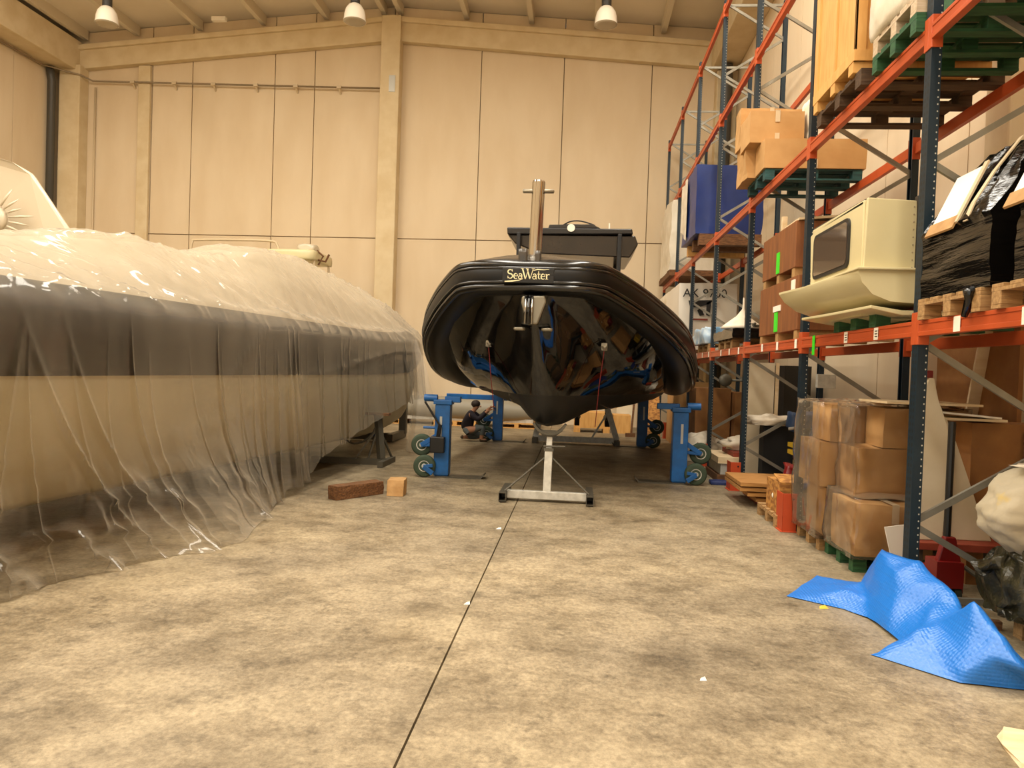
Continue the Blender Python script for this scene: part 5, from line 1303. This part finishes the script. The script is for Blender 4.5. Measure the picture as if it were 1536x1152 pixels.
# ------------------------------------------------------------------ blue bubble film on the floor
V = [  # hand placed points of the crumpled sheet
 (1.66, 5.85, .004), (2.02, 6.3, .05), (2.16, 6.12, .09), (2.25, 5.98, .1), (2.0, 5.6, .006), (2.1, 5.42, .01), (2.16, 5.64, .1), (2.31, 5.76, .43), (2.42, 5.46, .44), (2.45, 5.24, .38),
 (2.47, 5.0, .33), (2.46, 4.88, .27), (2.27, 5.34, .31), (2.33, 5.06, .24), (2.12, 5.1, .02), (2.13, 4.85, .015), (2.39, 4.56, .4), (2.36, 4.7, .31), (2.43, 4.4, .29), (2.44, 4.2, .17),
 (1.85, 4.7, .004), (2.04, 4.76, .08), (2.17, 4.6, .11), (2.26, 4.42, .15), (2.2, 4.34, .006), (2.55, 4.3, .006), (2.34, 4.3, .17), (2.27, 4.78, .2),
 (2.3, 6.1, .02), (2.41, 5.86, .02), (2.56, 5.42, .02), (2.66, 5.05, .02), (2.62, 4.6, .02), (2.66, 4.3, .01), (1.98, 5.86, .05), (2.2, 5.46, .2)]
Fc = [(0, 34, 1), (0, 4, 34), (34, 2, 1), (34, 3, 2), (34, 4, 6), (34, 6, 3), (3, 6, 7), (4, 5, 6), (6, 5, 35), (6, 35, 7), (35, 12, 7), (7, 12, 8), (12, 9, 8), (12, 13, 9), (9, 13, 10), (13, 11, 10), (35, 5, 14), (35, 14, 12), (12, 14, 13), (14, 15, 13),
      (13, 15, 27), (13, 27, 11), (11, 27, 17), (17, 27, 16), (15, 21, 27), (21, 22, 27), (27, 22, 23), (27, 23, 16), (16, 23, 18), (23, 26, 18), (18, 26, 19), (15, 20, 21), (20, 24, 21), (21, 24, 22), (22, 24, 23), (23, 24, 26), (24, 25, 26), (26, 25, 19), (25, 33, 19),
      (1, 2, 28), (2, 3, 28), (3, 7, 28), (7, 29, 28), (7, 8, 29), (8, 30, 29), (8, 9, 30), (9, 10, 30), (10, 31, 30), (10, 11, 31), (11, 17, 31), (17, 32, 31), (17, 16, 32), (16, 18, 32), (18, 33, 32), (18, 19, 33)]
m = MB(); m.add(V, Fc); m.open = True
bt_ = m.build('bubble_film', 'bubble_wrap_blue', None, True)
import bmesh
bm = bmesh.new(); bm.from_mesh(bt_.data); bmesh.ops.recalc_face_normals(bm, faces=bm.faces)
bmesh.ops.subdivide_edges(bm, edges=bm.edges, cuts=5, use_grid_fill=True)
for it in range(1): bmesh.ops.smooth_vert(bm, verts=[v for v in bm.verts if not v.is_boundary], factor=.5, use_axis_x=True, use_axis_y=True, use_axis_z=True)
for v in bm.verts:
    w = v.co + bt_.location; r = 1 - 2 * abs(noise.noise(w * 2.6)); k = min(1, w.z / .06)
    v.co.z += k * (.03 * r ** 3 + .014 * noise.noise(w * 5)); v.co.x += k * .03 * noise.noise(w * 4 + Vector((4, 0, 0)))
    if v.co.z + bt_.location.z < .003: v.co.z = .003 - bt_.location.z
bm.to_mesh(bt_.data); bm.free(); bt_.data.shade_smooth()
tag(bt_, 'crumpled sheet of blue bubble film on the floor at right', 'bubble wrap')
m = MB(); m.add([(1.93, 3.42, 0), (2.12, 3.4, 0), (2.2, 3.75, 0), (2.06, 3.8, 0), (1.99, 3.72, 0), (1.96, 3.6, 0)] + [(1.94, 3.43, .02), (2.12, 3.4, .02), (2.2, 3.75, .02), (2.06, 3.79, .02), (2.0, 3.7, .022), (1.95, 3.6, .02)], [(5, 4, 3, 2, 1, 0), (6, 7, 8, 9, 10, 11)] + [(i, (i + 1) % 6, (i + 1) % 6 + 6, i + 6) for i in range(6)])
m.v = [v + Vector((.07, .0, 0)) for v in m.v]
tag(m.build('wood_scrap', 'plywood_pale'), 'splintered pale wood scrap in the bottom right corner', 'wood scrap')
for i, (x, y, s, lb) in enumerate(((-.76, 7.7, .03, 'white paper scrap beside the floor joint, farther one'), (-.72, 5.2, .022, 'white paper scrap lying on the floor joint, nearer one'), (.75, 4.15, .02, 'tiny white scrap on the open floor right of the joint'), (1.86, 5.62, .035, 'small yellow scrap at the left tip of the blue film'))):
    m = MB(); m.add([(x - s, y - s, .001), (x + s, y - s * .6, .001), (x + s * .7, y + s, .012), (x - s * .5, y + s * .6, .004), (x, y, .014)], [(0, 1, 4), (1, 2, 4), (2, 3, 4), (3, 0, 4), (3, 2, 1, 0)])
    tag(m.build('scrap', 'sack_yellow' if i == 3 else 'paper'), lb, 'litter')

# ------------------------------------------------------------------ light
WD = bpy.data.worlds.new('World'); SC.world = WD; WD.use_nodes = True
WD.node_tree.nodes['Background'].inputs[0].default_value = (1, .95, .87, 1); WD.node_tree.nodes['Background'].inputs[1].default_value = .1
def area(name, loc, rot, sx, sy, power, col=(1, .94, .82)):
    l = bpy.data.lights.new(name, 'AREA'); l.shape = 'RECTANGLE'; l.size, l.size_y = sx, sy; l.energy = power; l.color = col
    o = bpy.data.objects.new(name, l); COL.objects.link(o); o.location = loc; o.rotation_euler = rot
    return o
for x in (-13.2, -9.2, -3.0, 1.4):      # unseen area lamps under the closed roof, standing in for skylight strips
    area('skylight', (x, 4.0, roof(x) - .35), (0, 0, 0), 1.15, 24.0, 1480)
area('doorway_daylight', (-4.4, YF + .05, 3.2), (radians(90), 0, 0), 13.5, 6, 260)
SC.view_settings.view_transform = 'Standard'; SC.view_settings.look = 'None'; SC.view_settings.gamma = 1
SC.view_settings.exposure = 0.15; SC.view_settings.use_curve_mapping = False
